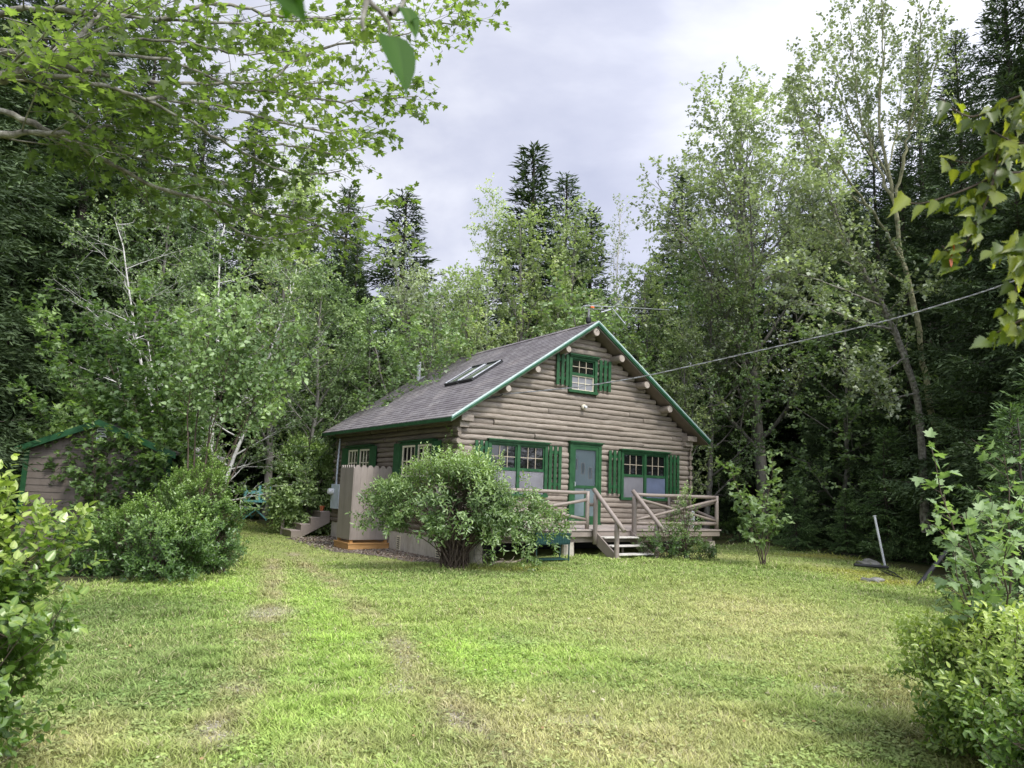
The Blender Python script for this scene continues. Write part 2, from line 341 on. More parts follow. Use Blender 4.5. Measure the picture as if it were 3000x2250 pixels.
class Tubes:   # many tapering branches in one mesh, fast
    def __init__(s): s.V = []; s.F = []; s.k = 0
    def add(s, pts, rs, n=5):
        pts = np.asarray(pts, float); m = len(pts); rs = np.asarray(rs, float)
        d = np.gradient(pts, axis=0); d = norm(d)
        ref = np.array([.31, .27, .91]) if abs(d[0, 2]) < .8 else np.array([.92, .3, .1])
        u = norm(np.cross(d, ref)); w = np.cross(d, u)
        a = np.arange(n)*2*math.pi/n
        V = pts[:, None, :] + rs[:, None, None]*(np.cos(a)[None, :, None]*u[:, None, :] + np.sin(a)[None, :, None]*w[:, None, :])
        s.V.append(V.reshape(-1, 3)); i, j = np.meshgrid(np.arange(m-1), np.arange(n), indexing='ij'); j2 = (j+1) % n
        s.F.append((s.k + np.stack([i*n+j, i*n+j2, (i+1)*n+j2, (i+1)*n+j], -1)).reshape(-1, 4)); s.k += m*n
    def build(s, name, mat, parent):
        F = np.concatenate(s.F); return npmesh(name, np.concatenate(s.V), F, np.full(len(F), 4), mat, parent, smooth=True)

def rv(rng): v = rng.normal(size=3); return v/np.linalg.norm(v)
def unit(v): return v/max(np.linalg.norm(v), 1e-9)
class Grower:
    """recursive branch grower; collects tubes and leaf sites"""
    def __init__(s, seed, leaf=.08, lstep=.05, flat=.5, tint=(.1, .9), thin=1.):
        s.r = np.random.default_rng(seed); s.T = Tubes(); s.P = []; s.D = []; s.N = []; s.S = []; s.t = []
        s.leaf = leaf; s.lstep = lstep; s.flat = flat; s.tint = tint; s.thin = thin
    def branch(s, p, d, L, r0, lv, spec, zc=None):
        r = s.r; sp = spec[lv]; n = max(3, int(L/sp.get('seg', .3))+2)
        pts = [np.array(p, float)]; d = unit(np.array(d, float)); ds = [d]
        for i in range(n-1):
            d = unit(d + rv(r)*sp.get('wander', .12) + np.array([0, 0, sp.get('up', .03)]))
            pts.append(pts[-1] + d*L/(n-1)); ds.append(d)
        tap = np.linspace(1, sp.get('tip', .25), n)
        s.T.add(pts, r0*tap, sp.get('n', 5)); s.sprout(pts, ds, L, r0, lv, spec)
    def sprout(s, pts, ds, L, r0, lv, spec):
        r = s.r; sp = spec[lv]; n = len(pts)
        if lv+1 < len(spec):
            k = int(sp['kids']*(.8+.4*r.random())*L) + sp.get('kmin', 1)
            az = r.random()*6.28
            for i in range(k):
                t = sp.get('t0', .3) + (1-sp.get('t0', .3))*(i+r.random())/k; t = min(t, .99)
                a = t*(n-1); q = int(a); f = a-q
                P = pts[q]*(1-f) + pts[min(q+1, n-1)]*f; D = ds[q]
                az += 2.4 + r.normal()*.4
                if sp.get('planar'):
                    side = unit(np.cross(D, [0, 0, 1.]))*(1 if i % 2 else -1); side = side + np.array([0, 0, r.normal()*.25])
                else:
                    u = unit(np.cross(D, [.3, .2, .9] if abs(D[2]) < .8 else [1, .1, 0])); w = np.cross(D, u); side = u*math.cos(az)+w*math.sin(az)
                ang = sp.get('ang', .9)*(.75+.5*r.random())
                nd = D*math.cos(ang) + unit(side)*math.sin(ang)
                nl = sp['len']*(1-sp.get('fall', .6)*t)*(.7+.6*r.random())
                rr = r0*(1-(1-sp.get('tip', .25))*t)*sp.get('rr', .55)
                s.branch(P, nd, nl, max(rr, .003), lv+1, spec)
        if sp.get('leaves'):
            st = s.lstep/sp['leaves']; k = max(2, int(L/st))
            t = sp.get('l0', .15) + (1-sp.get('l0', .15))*(np.arange(k)+r.random(k)*.6)/k; t = t[r.random(k) <= s.thin]; k = len(t)
            if not k: return
            a = np.minimum(t, .999)*(n-1); q = a.astype(int); f = (a-q)[:, None]; A = np.array(pts); Dd = np.array(ds)
            Pp = A[q]*(1-f)+A[np.minimum(q+1, n-1)]*f
            s.P.append(Pp+norm(r.normal(size=(k, 3)))*s.leaf*.5); s.D.append(norm(Dd[q]*.5+norm(r.normal(size=(k, 3)))*.9+np.array([0, 0, -.15])))
            s.N.append(norm(np.array([0, 0, 1.])*s.flat*2+norm(r.normal(size=(k, 3))))); s.S.append(s.leaf*(.6+.7*r.random(k))); s.t.append(s.tint[0]+(s.tint[1]-s.tint[0])*r.random(k))
    def finish(s, name, tpl, lmat, bmat, root, crown='crown', trunk='trunk'):
        s.T.build(trunk, bmat, root)
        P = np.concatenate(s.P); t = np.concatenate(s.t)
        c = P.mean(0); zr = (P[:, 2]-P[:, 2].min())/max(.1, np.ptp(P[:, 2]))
        t = t*.5 + .25*zr + .75*(vnoise(P[:, 0]+P[:, 2]*.7, P[:, 1]-P[:, 2]*1.3, 1.1)-.45)  # darker low and in clumps, lighter high: crown shade put into tint
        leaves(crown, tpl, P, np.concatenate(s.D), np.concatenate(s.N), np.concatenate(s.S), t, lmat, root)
        return root

PARK = []
def make_broadleaf(seed, Ht, spread, lmat, bmat, leaf=.1, r0=.13, base=.25, upright=.5, dens=1., trunkup=True, name='deciduous_tree', lean=(0, 0), tpl=None, multi=1, flat=.5, levels=4, thin=1., peak=.22, rise=30):
    g = Grower(seed, leaf=leaf*.88, lstep=.056, flat=flat, thin=thin); r = g.r
    for mtr in range(multi):
        n = 12; tz = np.linspace(0, Ht*(1 if mtr == 0 else .8+.2*r.random()), n); az0 = r.random()*6.28
        off = np.zeros((n, 3)); w = np.cumsum(r.normal(size=(n, 2))*.05*Ht/10, axis=0)
        off[:, :2] = w + np.outer(np.linspace(0, 1, n)**1.3, lean)*1.0
        if multi > 1: off[:, :2] += np.outer(np.linspace(0, 1, n)**1.1, [math.cos(az0), math.sin(az0)])*Ht*.22
        pts = off; pts[:, 2] = tz
        rr = r0*(1-.86*np.linspace(0, 1, n)**.9)*(1 if mtr == 0 else .7); rr[0] *= 1.25
        g.T.add(pts, rr, 9)
        k = int(Ht*(1-base)*3.0*dens/multi**.6)
        az = r.random()*6
        spec = [dict(seg=.4, wander=.10, up=.05*upright*2, kids=2.6, t0=.2, len=spread*.42, fall=.5, ang=.75, tip=.25, n=5, rr=.6, planar=False),
                dict(seg=.3, wander=.14, up=.03, kids=4.2, t0=.15, len=.62, fall=.4, ang=.8, tip=.35, n=3, rr=.6, leaves=.8, l0=.3),
                dict(seg=.2, wander=.2, up=.0, tip=.5, n=3, leaves=1.7)]
        if levels == 3: spec = spec[1:]
        for i in range(k):
            t = base + (1-base)*((i+.5*r.random())/k)**.9; t = min(t, .985)
            a = t*(n-1); q = int(a); f = a-q; P = pts[q]*(1-f)+pts[min(n-1, q+1)]*f
            az += 2.4+r.normal()*.3; u = (t-base)/(1-base)
            prof = (math.sin(math.pi*min(1, peak+(.94-peak)*u))**.8) if True else 1
            L = spread*prof*(.7+.5*r.random())
            e = rad(12 + 48*upright + rise*u*upright + r.normal()*8)
            D = np.array([math.cos(az)*math.cos(e), math.sin(az)*math.cos(e), math.sin(e)])
            g.branch(P, D, L, max(.012, r0*(1-.86*t)*.42), 0, spec)
    root = empty(name, (0, 0, 0)); g.finish(name, tpl or T_STAR, lmat, bmat, root); root['_h'] = Ht
    PARK.append(root); return root

def make_spruce(seed, Ht, Rd, bare=.06, dens=1., card=.12, mat='needle', dead=True, droop=.25, name='spruce_tree', top=1.):
    r = np.random.default_rng(seed); T = Tubes(); n = 14
    zz = np.linspace(0, Ht, n); pts = np.zeros((n, 3)); pts[:, 2] = zz; pts[:, :2] = np.cumsum(r.normal(size=(n, 2))*.015, 0)
    r0 = Ht*.0125; T.add(pts, r0*(1-.95*(zz/Ht))+.008, 8)
    P = []; D = []; Nn = []; S = []; ti = []
    z = Ht*bare; az = 0
    while z < Ht*.985:
        u = max(0., min(1., (z/Ht - bare)/(1-bare))); dz = (.10 + .12*(1-u))/dens*(.7+.6*r.random())/2.4
        z += dz; az += 2.4+r.normal()*.5
        prof = min(1., (1-u)**1.05*1.18+.01)*(.55+.45*min(1, u/.12+.45))
        L = Rd*prof*(.5+.7*r.random())+.07
        if r.random() < .05: L *= 1.25
        e0 = rad(-14 + 42*u**2.2 + r.normal()*6)
        m = max(4, int(L/.3)+2); s = np.linspace(0, 1, m)
        # drooping limb with an upturned tip
        h = np.array([math.cos(az), math.sin(az)]); x = s*L*math.cos(e0)
        zb = s*L*math.sin(e0) - droop*L*.45*np.sin(s*math.pi*.75)*(1-u*.7) + .12*L*s**3
        B = np.zeros((m, 3)); B[:, 0] = h[0]*x; B[:, 1] = h[1]*x; B[:, 2] = z+zb
        T.add(B, np.linspace(.012+.006*L, .004, m), 3)
        k = max(3, int(L/.075)); tt = (np.arange(k)+r.random(k))/k; tt = .12+.88*tt
        if L > .9: tt = tt[tt > .2*r.random()]; k = len(tt)
        bi = tt*(m-1); q = np.minimum(bi.astype(int), m-2); f = (bi-q)[:, None]
        base = B[q]*(1-f)+B[q+1]*f; dirb = norm(B[q+1]-B[q])
        for sg in (-1, 1):
            side = np.stack([-dirb[:, 1], dirb[:, 0], 0*dirb[:, 0]], 1); side = norm(side)*sg
            tl = (.22+.40*L*(1-tt)**.7*(.45+tt))*(.6+.7*r.random(k)); tl = np.minimum(tl, .85)
            td = norm(dirb*.75+side*.75+np.stack([0*tt, 0*tt, -.28*(1-u)-.05+.1*r.normal(size=k)], 1))
            c = card; cnt = np.maximum(2, (tl/(c*.5)).astype(int)); tot = cnt.sum()
            idx = np.repeat(np.arange(k), cnt); o = np.arange(tot)-np.repeat(np.cumsum(cnt)-cnt, cnt); fr = (o+.3*r.random(tot))/cnt[idx]
            pp = base[idx]+td[idx]*(tl[idx]*fr)[:, None]; pp[:, 2] -= (tl[idx]*fr)**2*.35*(1-u)
            dd = norm(td[idx] + r.normal(size=(tot, 3))*.38)
            P.append(pp); D.append(dd); Nn.append(norm(r.normal(size=(tot, 3))*.8+np.array([0, 0, .9]))); S.append(c*(.9+.8*r.random(tot)))
            ti.append(.12+.5*(tt[idx]*.6+fr*.4)**2+.25*r.random(tot)+.12*u)  # branch tips and treetop lighter: sunlight put into tint
    # leader tip
    k = 26; fr = r.random(k); P.append(np.stack([0*fr, 0*fr, Ht*(.95+.05*fr)], 1)+pts[-1]*[1, 1, 0]); D.append(norm(np.stack([r.normal(size=k)*.5, r.normal(size=k)*.5, np.ones(k)], 1)))
    Nn.append(norm(r.normal(size=(k, 3)))); S.append(np.full(k, card)); ti.append(np.full(k, .6))
    if dead:
        for i in range(int(26*bare*10)):
            zz_ = Ht*bare*(.15+1.1*r.random()); a = r.random()*6.28; L = .5+1.3*r.random()
            T.add([[0, 0, zz_], [math.cos(a)*L*.5, math.sin(a)*L*.5, zz_-.05], [math.cos(a)*L, math.sin(a)*L, zz_-.2*r.random()+.05]], [.013, .009, .004], 3)
    root = empty(name, (0, 0, 0)); T.build('trunk', 'barkdark', root)
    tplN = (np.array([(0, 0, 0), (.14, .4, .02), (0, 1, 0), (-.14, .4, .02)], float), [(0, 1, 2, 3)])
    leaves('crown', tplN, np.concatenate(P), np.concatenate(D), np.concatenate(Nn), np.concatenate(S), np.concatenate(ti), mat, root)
    root['_h'] = Ht; PARK.append(root); return root
USED = set()
def place(proto, x, y, height=None, rz=0, label=None, cat='tree', group=None, sxy=1., tilt=(0, 0), z=None):
    s = (height/proto['_h']) if height else 1.
    if proto.name not in USED:
        root = proto; USED.add(proto.name)
    else:
        root = proto.copy(); COL.objects.link(root)
        for c in list(proto.children):
            d = c.copy(); COL.objects.link(d); d.parent = root
    root.location = (x, y, (gzf(x, y) if z is None else z)-.04); root.rotation_euler = (tilt[0], tilt[1], rz); root.scale = (s*sxy, s*sxy, s)
    return tag(root, label=label, cat=cat, group=group)
def screenmat(name, c1, c2, f):
    m, ns, ls = newmat(name); a = ns.new('ShaderNodeBsdfTransparent'); b = N(ns, 'ShaderNodeBsdfPrincipled', Roughness=.6)
    v = coords(ns, ls); n = N(ns, 'ShaderNodeTexNoise', Scale=3.); ls.new(v, n.inputs['Vector']); r = ramp(ns, [(.3, c1), (.7, c2)]); ls.new(n.outputs[0], r.inputs[0]); ls.new(r.outputs[0], b.inputs['Base Color'])
    x = N(ns, 'ShaderNodeMixShader', Fac=f); ls.new(a.outputs[0], x.inputs[1]); ls.new(b.outputs[0], x.inputs[2]); out(ns, ls, x.outputs[0]); return m
M['flyscreen'] = screenmat('fly_screen', (.19, .19, .205), (.26, .26, .28), .62); M['flyblue'] = screenmat('fly_screen_blue', (.12, .15, .22), (.16, .2, .3), .68)

# ================================================================ THE CABIN
W, L, HE, HR, OV, EV = 7.64, 8.01, 2.435, 5.301, .436, .432
SL = (HR-HE)/(W/2+EV)
def roofz(x): return HR - SL*abs(x-W/2)
cabin = hempty('log_cabin', 0, 0, 0, label='brown log cabin with grey shingled gable roof and green window trim', cat='house')
FR = lambda s, o, z: (s, -o, z)          # along the wall, outward, up -> cabin coordinates
LF = lambda s, o, z: (-o, s, z)
RT = lambda s, o, z: (W+o, s, z)
BK = lambda s, o, z: (s, L+o, z)
CH = .139
def half_log(mb, T, s0, s1, zc, h, oo, r, capl=True, capr=True):
    n = max(2, int((s1-s0)/.22)+1); k = 9; base = len(mb.v)
    ph = r.random()*50; bulge = r.gauss(0, .006)
    for i in range(n+1):
        s = s0 + (s1-s0)*i/n
        w = 1 + .10*math.sin(s*2.3+ph) + .05*math.sin(s*6.1+ph*2) + r.gauss(0, .03)
        if r.random() < .06: w += .14
        zo = .006*math.sin(s*1.7+ph*3) + r.gauss(0, .0025)
        for j in range(k):
            a = -math.pi/2 + math.pi*j/(k-1)
            o = -.03 + (math.cos(a)*.2+.8*max(0, math.cos(a))**.45)*(.080+oo)*w
            mb.v.append(T(s, o, zc + zo + math.sin(a)*h*.495*(1 if j in (0, k-1) else w**.5)))
    for i in range(n):
        for j in range(k-1):
            a = base+i*k+j; mb.f.append((a, a+1, a+k+1, a+k))
    mb.f.append(tuple(base+j for j in range(k))); mb.f.append(tuple(base+n*k+j for j in range(k)))
def wall_logs(T, span, z0, ztop, openings, limit=None, seed=1, ext=(0, 0), maxlen=3.4):
    r = random.Random(seed); mb = MB(); z = z0; c = 0
    while z < ztop:
        h = CH*r.uniform(.94, 1.06); zc = z+h/2; a0, a1 = limit(z) if limit else span
        if a1-a0 < .25: break
        if not limit or zc < HE-.1:
            a0 -= ext[0]*(c % 2); a1 += ext[1]*(c % 2)
        iv = [(a0, a1)]
        for (o0, o1, p0, p1) in openings:
            if zc > p0-.02 and zc < p1+.02:
                iv = [q for (x, y) in iv for q in ((x, min(y, o0)), (max(x, o1), y)) if q[1]-q[0] > .04]
        for (x, y) in iv:
            s = x + 0
            while s < y-1e-3:
                ln = r.uniform(.9, maxlen); e = s+ln
                if y-e < .5: e = y
                half_log(mb, T, s, e-.007, zc, h, r.gauss(0, .014), r); s = e
        z += h; c += 1
    return mb
ZS = -.40
front_open = [(.80, 2.56, .68, 2.0), (5.02, 6.77, .68, 2.0), (3.27, 4.32, -.1, 2.12), (3.18, 4.12, 3.42, 4.40)]
lim = lambda z: (max(0, W/2-(HR-.26-z)/SL), min(W, W/2+(HR-.26-z)/SL))
wall_logs(FR, (0, W), ZS+.02, HR-.2, front_open, lim, 11, (.0, .12)).build('front_wall', 'log', cabin, smooth=False)
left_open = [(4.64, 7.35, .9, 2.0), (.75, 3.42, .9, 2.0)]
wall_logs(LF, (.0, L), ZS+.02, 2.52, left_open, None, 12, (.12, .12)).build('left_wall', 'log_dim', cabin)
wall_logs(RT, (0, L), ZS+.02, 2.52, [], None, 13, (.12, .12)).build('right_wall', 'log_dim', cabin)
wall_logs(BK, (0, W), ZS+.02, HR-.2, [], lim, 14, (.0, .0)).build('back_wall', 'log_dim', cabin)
# core behind the logs (backing, dark to paint the shadow between them)
mb = MB()
def core(y0, y1):
    pr = [(.02, ZS), (W-.02, ZS), (W-.02, 2.5), (W/2, HR-.25), (.02, 2.5)]
    k = [(x, y0, z) for x, z in pr]+[(x, y1, z) for x, z in pr]
    mb.add(k, [(0, 1, 2, 3, 4), (9, 8, 7, 6, 5)]+[(i, i+5, (i+1) % 5+5, (i+1) % 5) for i in range(5)])
core(.005, L-.005); mb.build('wall_core', 'soffit', cabin)
# corner log butts seen from the front on the right and left corners
mb = MB()
for cx in (W+.03, -.03):
    for i in range(10):
        z = ZS+.02+CH*(2*i+.5)
        if z < HE-.1: mb = MB(); mb.tube([(cx, .1, z), (cx, -.10, z), (cx, -.125, z)], [.072, .07, .06], 10); mb.build('log_end', 'log', cabin, smooth=False)
# foundation skirt with vents (left side) and dark closure below the front
mb = MB(); r = random.Random(5)
y = -.02
while y < L:
    w = .14; mb.box(-.035-r.random()*.006, .0, y, min(L, y+w-.008), -1.05, ZS+.02); y += w
mb.build('foundation_skirt', 'skirt', cabin)
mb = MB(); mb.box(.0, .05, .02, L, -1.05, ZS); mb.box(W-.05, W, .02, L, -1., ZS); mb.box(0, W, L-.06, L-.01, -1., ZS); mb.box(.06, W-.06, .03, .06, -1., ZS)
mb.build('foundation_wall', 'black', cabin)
for yv, zv in ((6.9, -.66), (2.85, -.64), (.63, -.70)):
    mb = MB(); mb.box(-.05, -.03, yv-.11, yv+.11, zv-.19, zv+.17); v = mb.build('foundation_vent', 'cream', cabin)
    mb = MB()
    for i in range(6): mb.box(-.056, -.049, yv-.075, yv+.075, zv-.16+i*.052, zv-.135+i*.052)
    mb.build('vent_slots', 'black', v)
# ---- roof
mb = MB(); nc = 36
for sgn in (-1, 1):
    xe = W/2 + sgn*(W/2+EV)
    for i in range(nc):
        t0, t1 = i/nc, (i+1)/nc
        xa, xb = xe+(W/2-xe)*t0, xe+(W/2-xe)*t1
        za, zb = HE+(HR-HE)*t0, HE+(HR-HE)*t1
        y0, y1 = -OV, L+OV*.8; lift = .012
        vs = [(xa, y0, za+lift), (xa, y1, za+lift), (xb, y1, zb), (xb, y0, zb), (xa, y0, za-.02), (xa, y1, za-.02)]
        mb.add(vs, [(0, 1, 2, 3), (0, 4, 5, 1)])
roof = mb.build('roof', 'roof', cabin)
roof['label'] = 'weathered grey shingled gable roof with two skylights'
mb = MB(); mb.beam((W/2, -OV+.01, HR+.012), (W/2, L+OV*.8-.01, HR+.012), .26, .02)
# ridge cap follows both slopes
mb = MB()
for sgn in (-1, 1):
    y = -OV
    while y < L+OV*.8-.05:
        e = min(y+.2, L+OV*.8); x1 = W/2+sgn*.14
        mb.add([(W/2, y, HR+.03), (W/2, e, HR+.02), (x1, e, HR-.14*SL+.02), (x1, y, HR-.14*SL+.03), (W/2, y, HR+.015), (x1, y, HR-.14*SL+.012)], [(0, 1, 2, 3), (0, 3, 5, 4)]); y += .2
mb.build('ridge_cap', 'roof', roof, fix=False)
mb = MB(); TH = .15     # roof deck and soffit
for sgn in (-1, 1):
    xe = W/2+sgn*(W/2+EV-.02)
    a = [(xe, HE-.02), (W/2, HR-.02), (W/2, HR-TH), (xe, HE-TH+.03)]
    vs = [(x, y, z) for y in (-OV+.02, L+OV*.8-.02) for x, z in a]
    mb.add(vs, [(0, 1, 2, 3), (7, 6, 5, 4), (0, 4, 5, 1), (1, 5, 6, 2), (2, 6, 7, 3), (3, 7, 4, 0)])
mb.build('soffit', 'soffit', cabin)
def rake(sgn, o, z0, z1, name, mat, y=-OV, t=.03):
    xe = W/2+sgn*(W/2+EV); mb = MB()
    a = [(xe, HE+z0), (W/2, HR+z0), (W/2, HR+z1), (xe, HE+z1)]
    vs = [(x, yy, z) for yy in (y-o, y-o+t) for x, z in a]
    mb.add(vs, [(0, 1, 2, 3), (7, 6, 5, 4), (0, 4, 5, 1), (1, 5, 6, 2), (2, 6, 7, 3), (3, 7, 4, 0)])
    return mb.build(name, mat, cabin)
for sgn in (-1, 1):
    rake(sgn, .022, -.004, -.108, 'rake_board', 'green'); rake(sgn, .045, -.012, -.048, 'rake_trim', 'trim_edge', t=.022); rake(sgn, .056, .018, -.012, 'drip_edge', 'drip', t=.06)
    rake(sgn, .0, 0, -.14, 'back_rake_board', 'green', y=L+OV*.8)
for sx, n in ((-EV, 'eaves_board'), (W+EV, 'eaves_board')):
    mb = MB(); mb.box(sx-.012, sx+.012, -OV-.02, L+OV*.8, HE-.10, HE-.012); mb.build(n, 'green', cabin)
# purlin logs under the overhang
for x, z, rr in ((2.91, 4.52, .085), (1.97, 3.88, .085), (3.80, 5.02, .105), (4.72, 4.52, .102), (5.64, 3.89, .102), (6.52, 3.27, .102), (1.12, 3.28, .085)):
    mb = MB(); z = min(z, roofz(x)-TH-rr*1.08); y0 = -.40 if x != 3.80 else -.42
    mb.tube([(x, .2, z), (x, y0+.01, z), (x, y0, z)], [rr*1.04, rr, rr*.94], 18)
    p = mb.build('purlin_log', 'log', cabin, smooth=False)
    mb = MB(); mb.tube([(x, y0-.001, z), (x, y0-.006, z)], [rr*.9, rr*.88], 18); mb.build('cut_end', 'log_end', p)
for xa, xb in ((7.35, 7.72), (-.08, .25)):
    mb = MB(); z = 2.36 if xa > 3 else 2.36
    mb.box(xa, xb, -.30, .2, z+.02, z+.17); mb.box(xa+.02, xb-.06, -.20, .2, z-.12, z+.02); mb.build('eaves_plate', 'log', cabin, bevel=.01)
# ---- openings
def mbox(mb, T, s0, s1, o0, o1, z0, z1): mb.box(s0, s1, o0, o1, z0, z1, T)
def unit_sash(T, parent, s0, s1, z0, z1, o, cols, rows, fr, mun, fmat, mmat, gmat, gname='pane'):
    mb = MB()
    mbox(mb, T, s0, s1, o-.02, o+.02, z0, z0+fr); mbox(mb, T, s0, s1, o-.02, o+.02, z1-fr, z1)
    mbox(mb, T, s0, s0+fr, o-.018, o+.018, z0+fr, z1-fr); mbox(mb, T, s1-fr, s1, o-.018, o+.018, z0+fr, z1-fr)
    mb.build('sash', fmat, parent)
    if cols:
        mb = MB()
        for i in range(1, cols):
            s = s0+fr+(s1-s0-2*fr)*i/cols; mbox(mb, T, s-mun/2, s+mun/2, o-.008, o+.012, z0+fr, z1-fr)
        for i in range(1, rows):
            z = z0+fr+(z1-z0-2*fr)*i/rows; mbox(mb, T, s0+fr, s1-fr, o-.009, o+.010, z-mun/2, z+mun/2)
        mb.build('muntins', mmat, parent)
    mb = MB(); mbox(mb, T, s0+fr*.5, s1-fr*.5, o-.012, o-.006, z0+fr*.5, z1-fr*.5); mb.build(gname, gmat, parent)
def window(T, s0, s1, z0, z1, units, label=None, screens=('screen', 'screen'), cas=.085, split=.5):
    mb = MB(); O = .105
    mbox(mb, T, s0, s0+cas, -.02, O, z0, z1); mbox(mb, T, s1-cas, s1, -.02, O, z0, z1)
    mbox(mb, T, s0+cas, s1-cas, -.02, O-.002, z1-cas, z1); mbox(mb, T, s0-.02, s1+.02, -.02, O+.02, z0-.015, z0+.055)
    mbox(mb, T, s0-.04, s1+.04, -.02, O+.075, z1+.004, z1+.032); mbox(mb, T, s0-.02, s1+.02, -.02, O+.045, z1-.03, z1+.003)
    us = (s1-s0-2*cas-(units-1)*cas)/units
    for i in range(1, units): s = s0+cas+i*us+(i-1)*cas; mbox(mb, T, s, s+cas, -.02, O-.004, z0+.055, z1-cas)
    w = mb.build('window', 'green', cabin)
    if label: w['label'] = label
    zm = z0+.055+(z1-cas-z0-.055)*split
    for i in range(units):
        a = s0+cas+i*(us+cas); b = a+us
        unit_sash(T, w, a, b, zm, z1-cas, .045, 3, 2, .035, .016, 'green', 'tan', 'glass')
        mb = MB(); mbox(mb, T, a, b, .03, .075, zm-.035, zm+.004); mb.build('meeting_rail', 'green', w)
        unit_sash(T, w, a, b, z0+.056, zm-.036, .03, 3, 2, .028, .014, 'cream', 'cream', screens[i])
        if units == 2:
            mb = MB(); mbox(mb, T, a+.004, b-.004, .058, .060, z0+.058, zm-.037); mb.build('insect_screen', 'flyscreen' if screens[i] == 'screen' else 'flyblue', w)
    return w
window(FR, .80, 2.56, .68, 2.0, 2, 'green framed double window left of the door, half hidden by the bush')
window(FR, 5.02, 6.77, .68, 2.0, 2, 'green framed double window right of the door', ('screen', 'screenblue'))
window(FR, 3.18, 4.12, 3.42, 4.38, 1, 'small green framed attic window in the gable', split=.52)
def shutter(T, s0, s1, z0, z1):
    mb = MB(); n = 3; bw = (s1-s0)/(n+(n-1)*.7)
    for i in range(n): a = s0+i*bw*1.7; mbox(mb, T, a, a+bw, .10, .125, z0+.01*(i % 2), z1-.008*((i+1) % 2))
    for z in (z0+.15, z1-.2): mbox(mb, T, s0+.01, s1-.01, .082, .1, z, z+.07)
    mb.build('shutter', 'green', cabin)
for s0, s1, z0, z1 in ((.42, .77, .80, 1.97), (2.59, 2.98, .82, 1.97), (4.56, 4.97, .82, 1.97), (6.81, 7.18, .84, 1.97), (2.75, 3.14, 3.55, 4.38), (4.18, 4.58, 3.53, 4.37)): shutter(FR, s0, s1, z0, z1)
def casement(s0, s1, z0, z1, label):
    mb = MB(); O = .10; T = LF; c = .08
    mbox(mb, T, s0, s0+c, -.02, O, z0, z1); mbox(mb, T, s1-c, s1, -.02, O, z0, z1); mbox(mb, T, s0+c, s1-c, -.02, O-.003, z1-c, z1)
    mbox(mb, T, s0-.02, s1+.02, -.02, O+.03, z0-.02, z0+.05); mbox(mb, T, s0-.04, s1+.04, -.02, O+.06, z1+.003, z1+.03)
    md = (s0+s1)/2; mbox(mb, T, md-.06, md+.06, -.02, O-.005, z0+.05, z1-c)
    mbox(mb, T, s0-.42, s0-.02, .085, .105, z0, z1-.02); mbox(mb, T, s1+.02, s1+.42, .085, .105, z0, z1-.02)
    w = mb.build('window', 'green', cabin); w['label'] = label
    for a, b in ((s0+c, md-.06), (md+.06, s1-c)): unit_sash(T, w, a+.01, b-.01, z0+.06, z1-c-.01, .06, 3, 2, .05, .028, 'cream', 'cream', 'glass')
casement(5.0, 6.88, 1.0, 1.95, 'cream casement window above the shower stall'); casement(1.05, 2.95, 1.0, 1.97, 'cream casement window behind the bush')
# ---- door
mb = MB(); T = FR
mbox(mb, T, 3.27, 3.37, -.02, .10, 0, 2.1); mbox(mb, T, 4.22, 4.32, -.02, .10, 0, 2.1); mbox(mb, T, 3.37, 4.22, -.02, .098, 2.01, 2.1)
mbox(mb, T, 3.23, 4.36, -.02, .16, 2.104, 2.13); mbox(mb, T, 3.25, 4.34, -.02, .13, 2.07, 2.1035); mbox(mb, T, 3.27, 4.32, -.02, .14, -.02, .03)
door = mb.build('front_door', 'green', cabin)
mb = MB(); mbox(mb, T, 3.37, 4.22, .0, .03, .03, 2.01); mb.build('door_leaf', 'door', door)
for s, z in ((3.50, 1.54), (3.745, 1.44), (3.99, 1.33)):
    mb = MB(); mbox(mb, T, s-.045, s+.045, .030, .036, z-.14, z+.14); mb.build('door_light', 'glass', door)
    mb = MB(); mbox(mb, T, s-.06, s-.046, .03, .042, z-.15, z+.15); mbox(mb, T, s+.046, s+.06, .03, .042, z-.15, z+.15); mbox(mb, T, s-.046, s+.046, .03, .041, z+.14, z+.15); mbox(mb, T, s-.046, s+.046, .03, .041, z-.15, z-.14); mb.build('light_frame', 'soffit', door)
mb = MB()
mbox(mb, T, 3.375, 3.455, .06, .09, .035, 2.005); mbox(mb, T, 4.135, 4.215, .06, .09, .035, 2.005)
mbox(mb, T, 3.455, 4.135, .06, .088, 1.925, 2.004); mbox(mb, T, 3.455, 4.135, .06, .088, .036, .22); mbox(mb, T, 3.455, 4.135, .06, .088, .93, 1.0)
mbox(mb, T, 3.78, 3.81, .062, .082, .22, .93)
mb.build('screen_door', 'green', door)
M['mesh'] = screenmat('screen_mesh', (.09, .12, .14), (.14, .18, .2), .24); M['lowpanel'] = glassmat('door_lower_panel', (.12, .16, .165), .25, .5)
mb = MB(); mbox(mb, T, 3.455, 4.135, .070, .073, 1.0, 1.925); mb.build('door_screen', 'mesh', door)
mb = MB(); mbox(mb, T, 3.455, 4.135, .068, .072, .22, .93); mb.build('lower_panel', 'lowpanel', door)
mb = MB(); mb.tube([(3.42, -.09, .98), (3.42, -.14, .98), (3.42, -.14, 1.08), (3.42, -.09, 1.08)], .008, 6); mb.build('door_handle', 'steel', door)
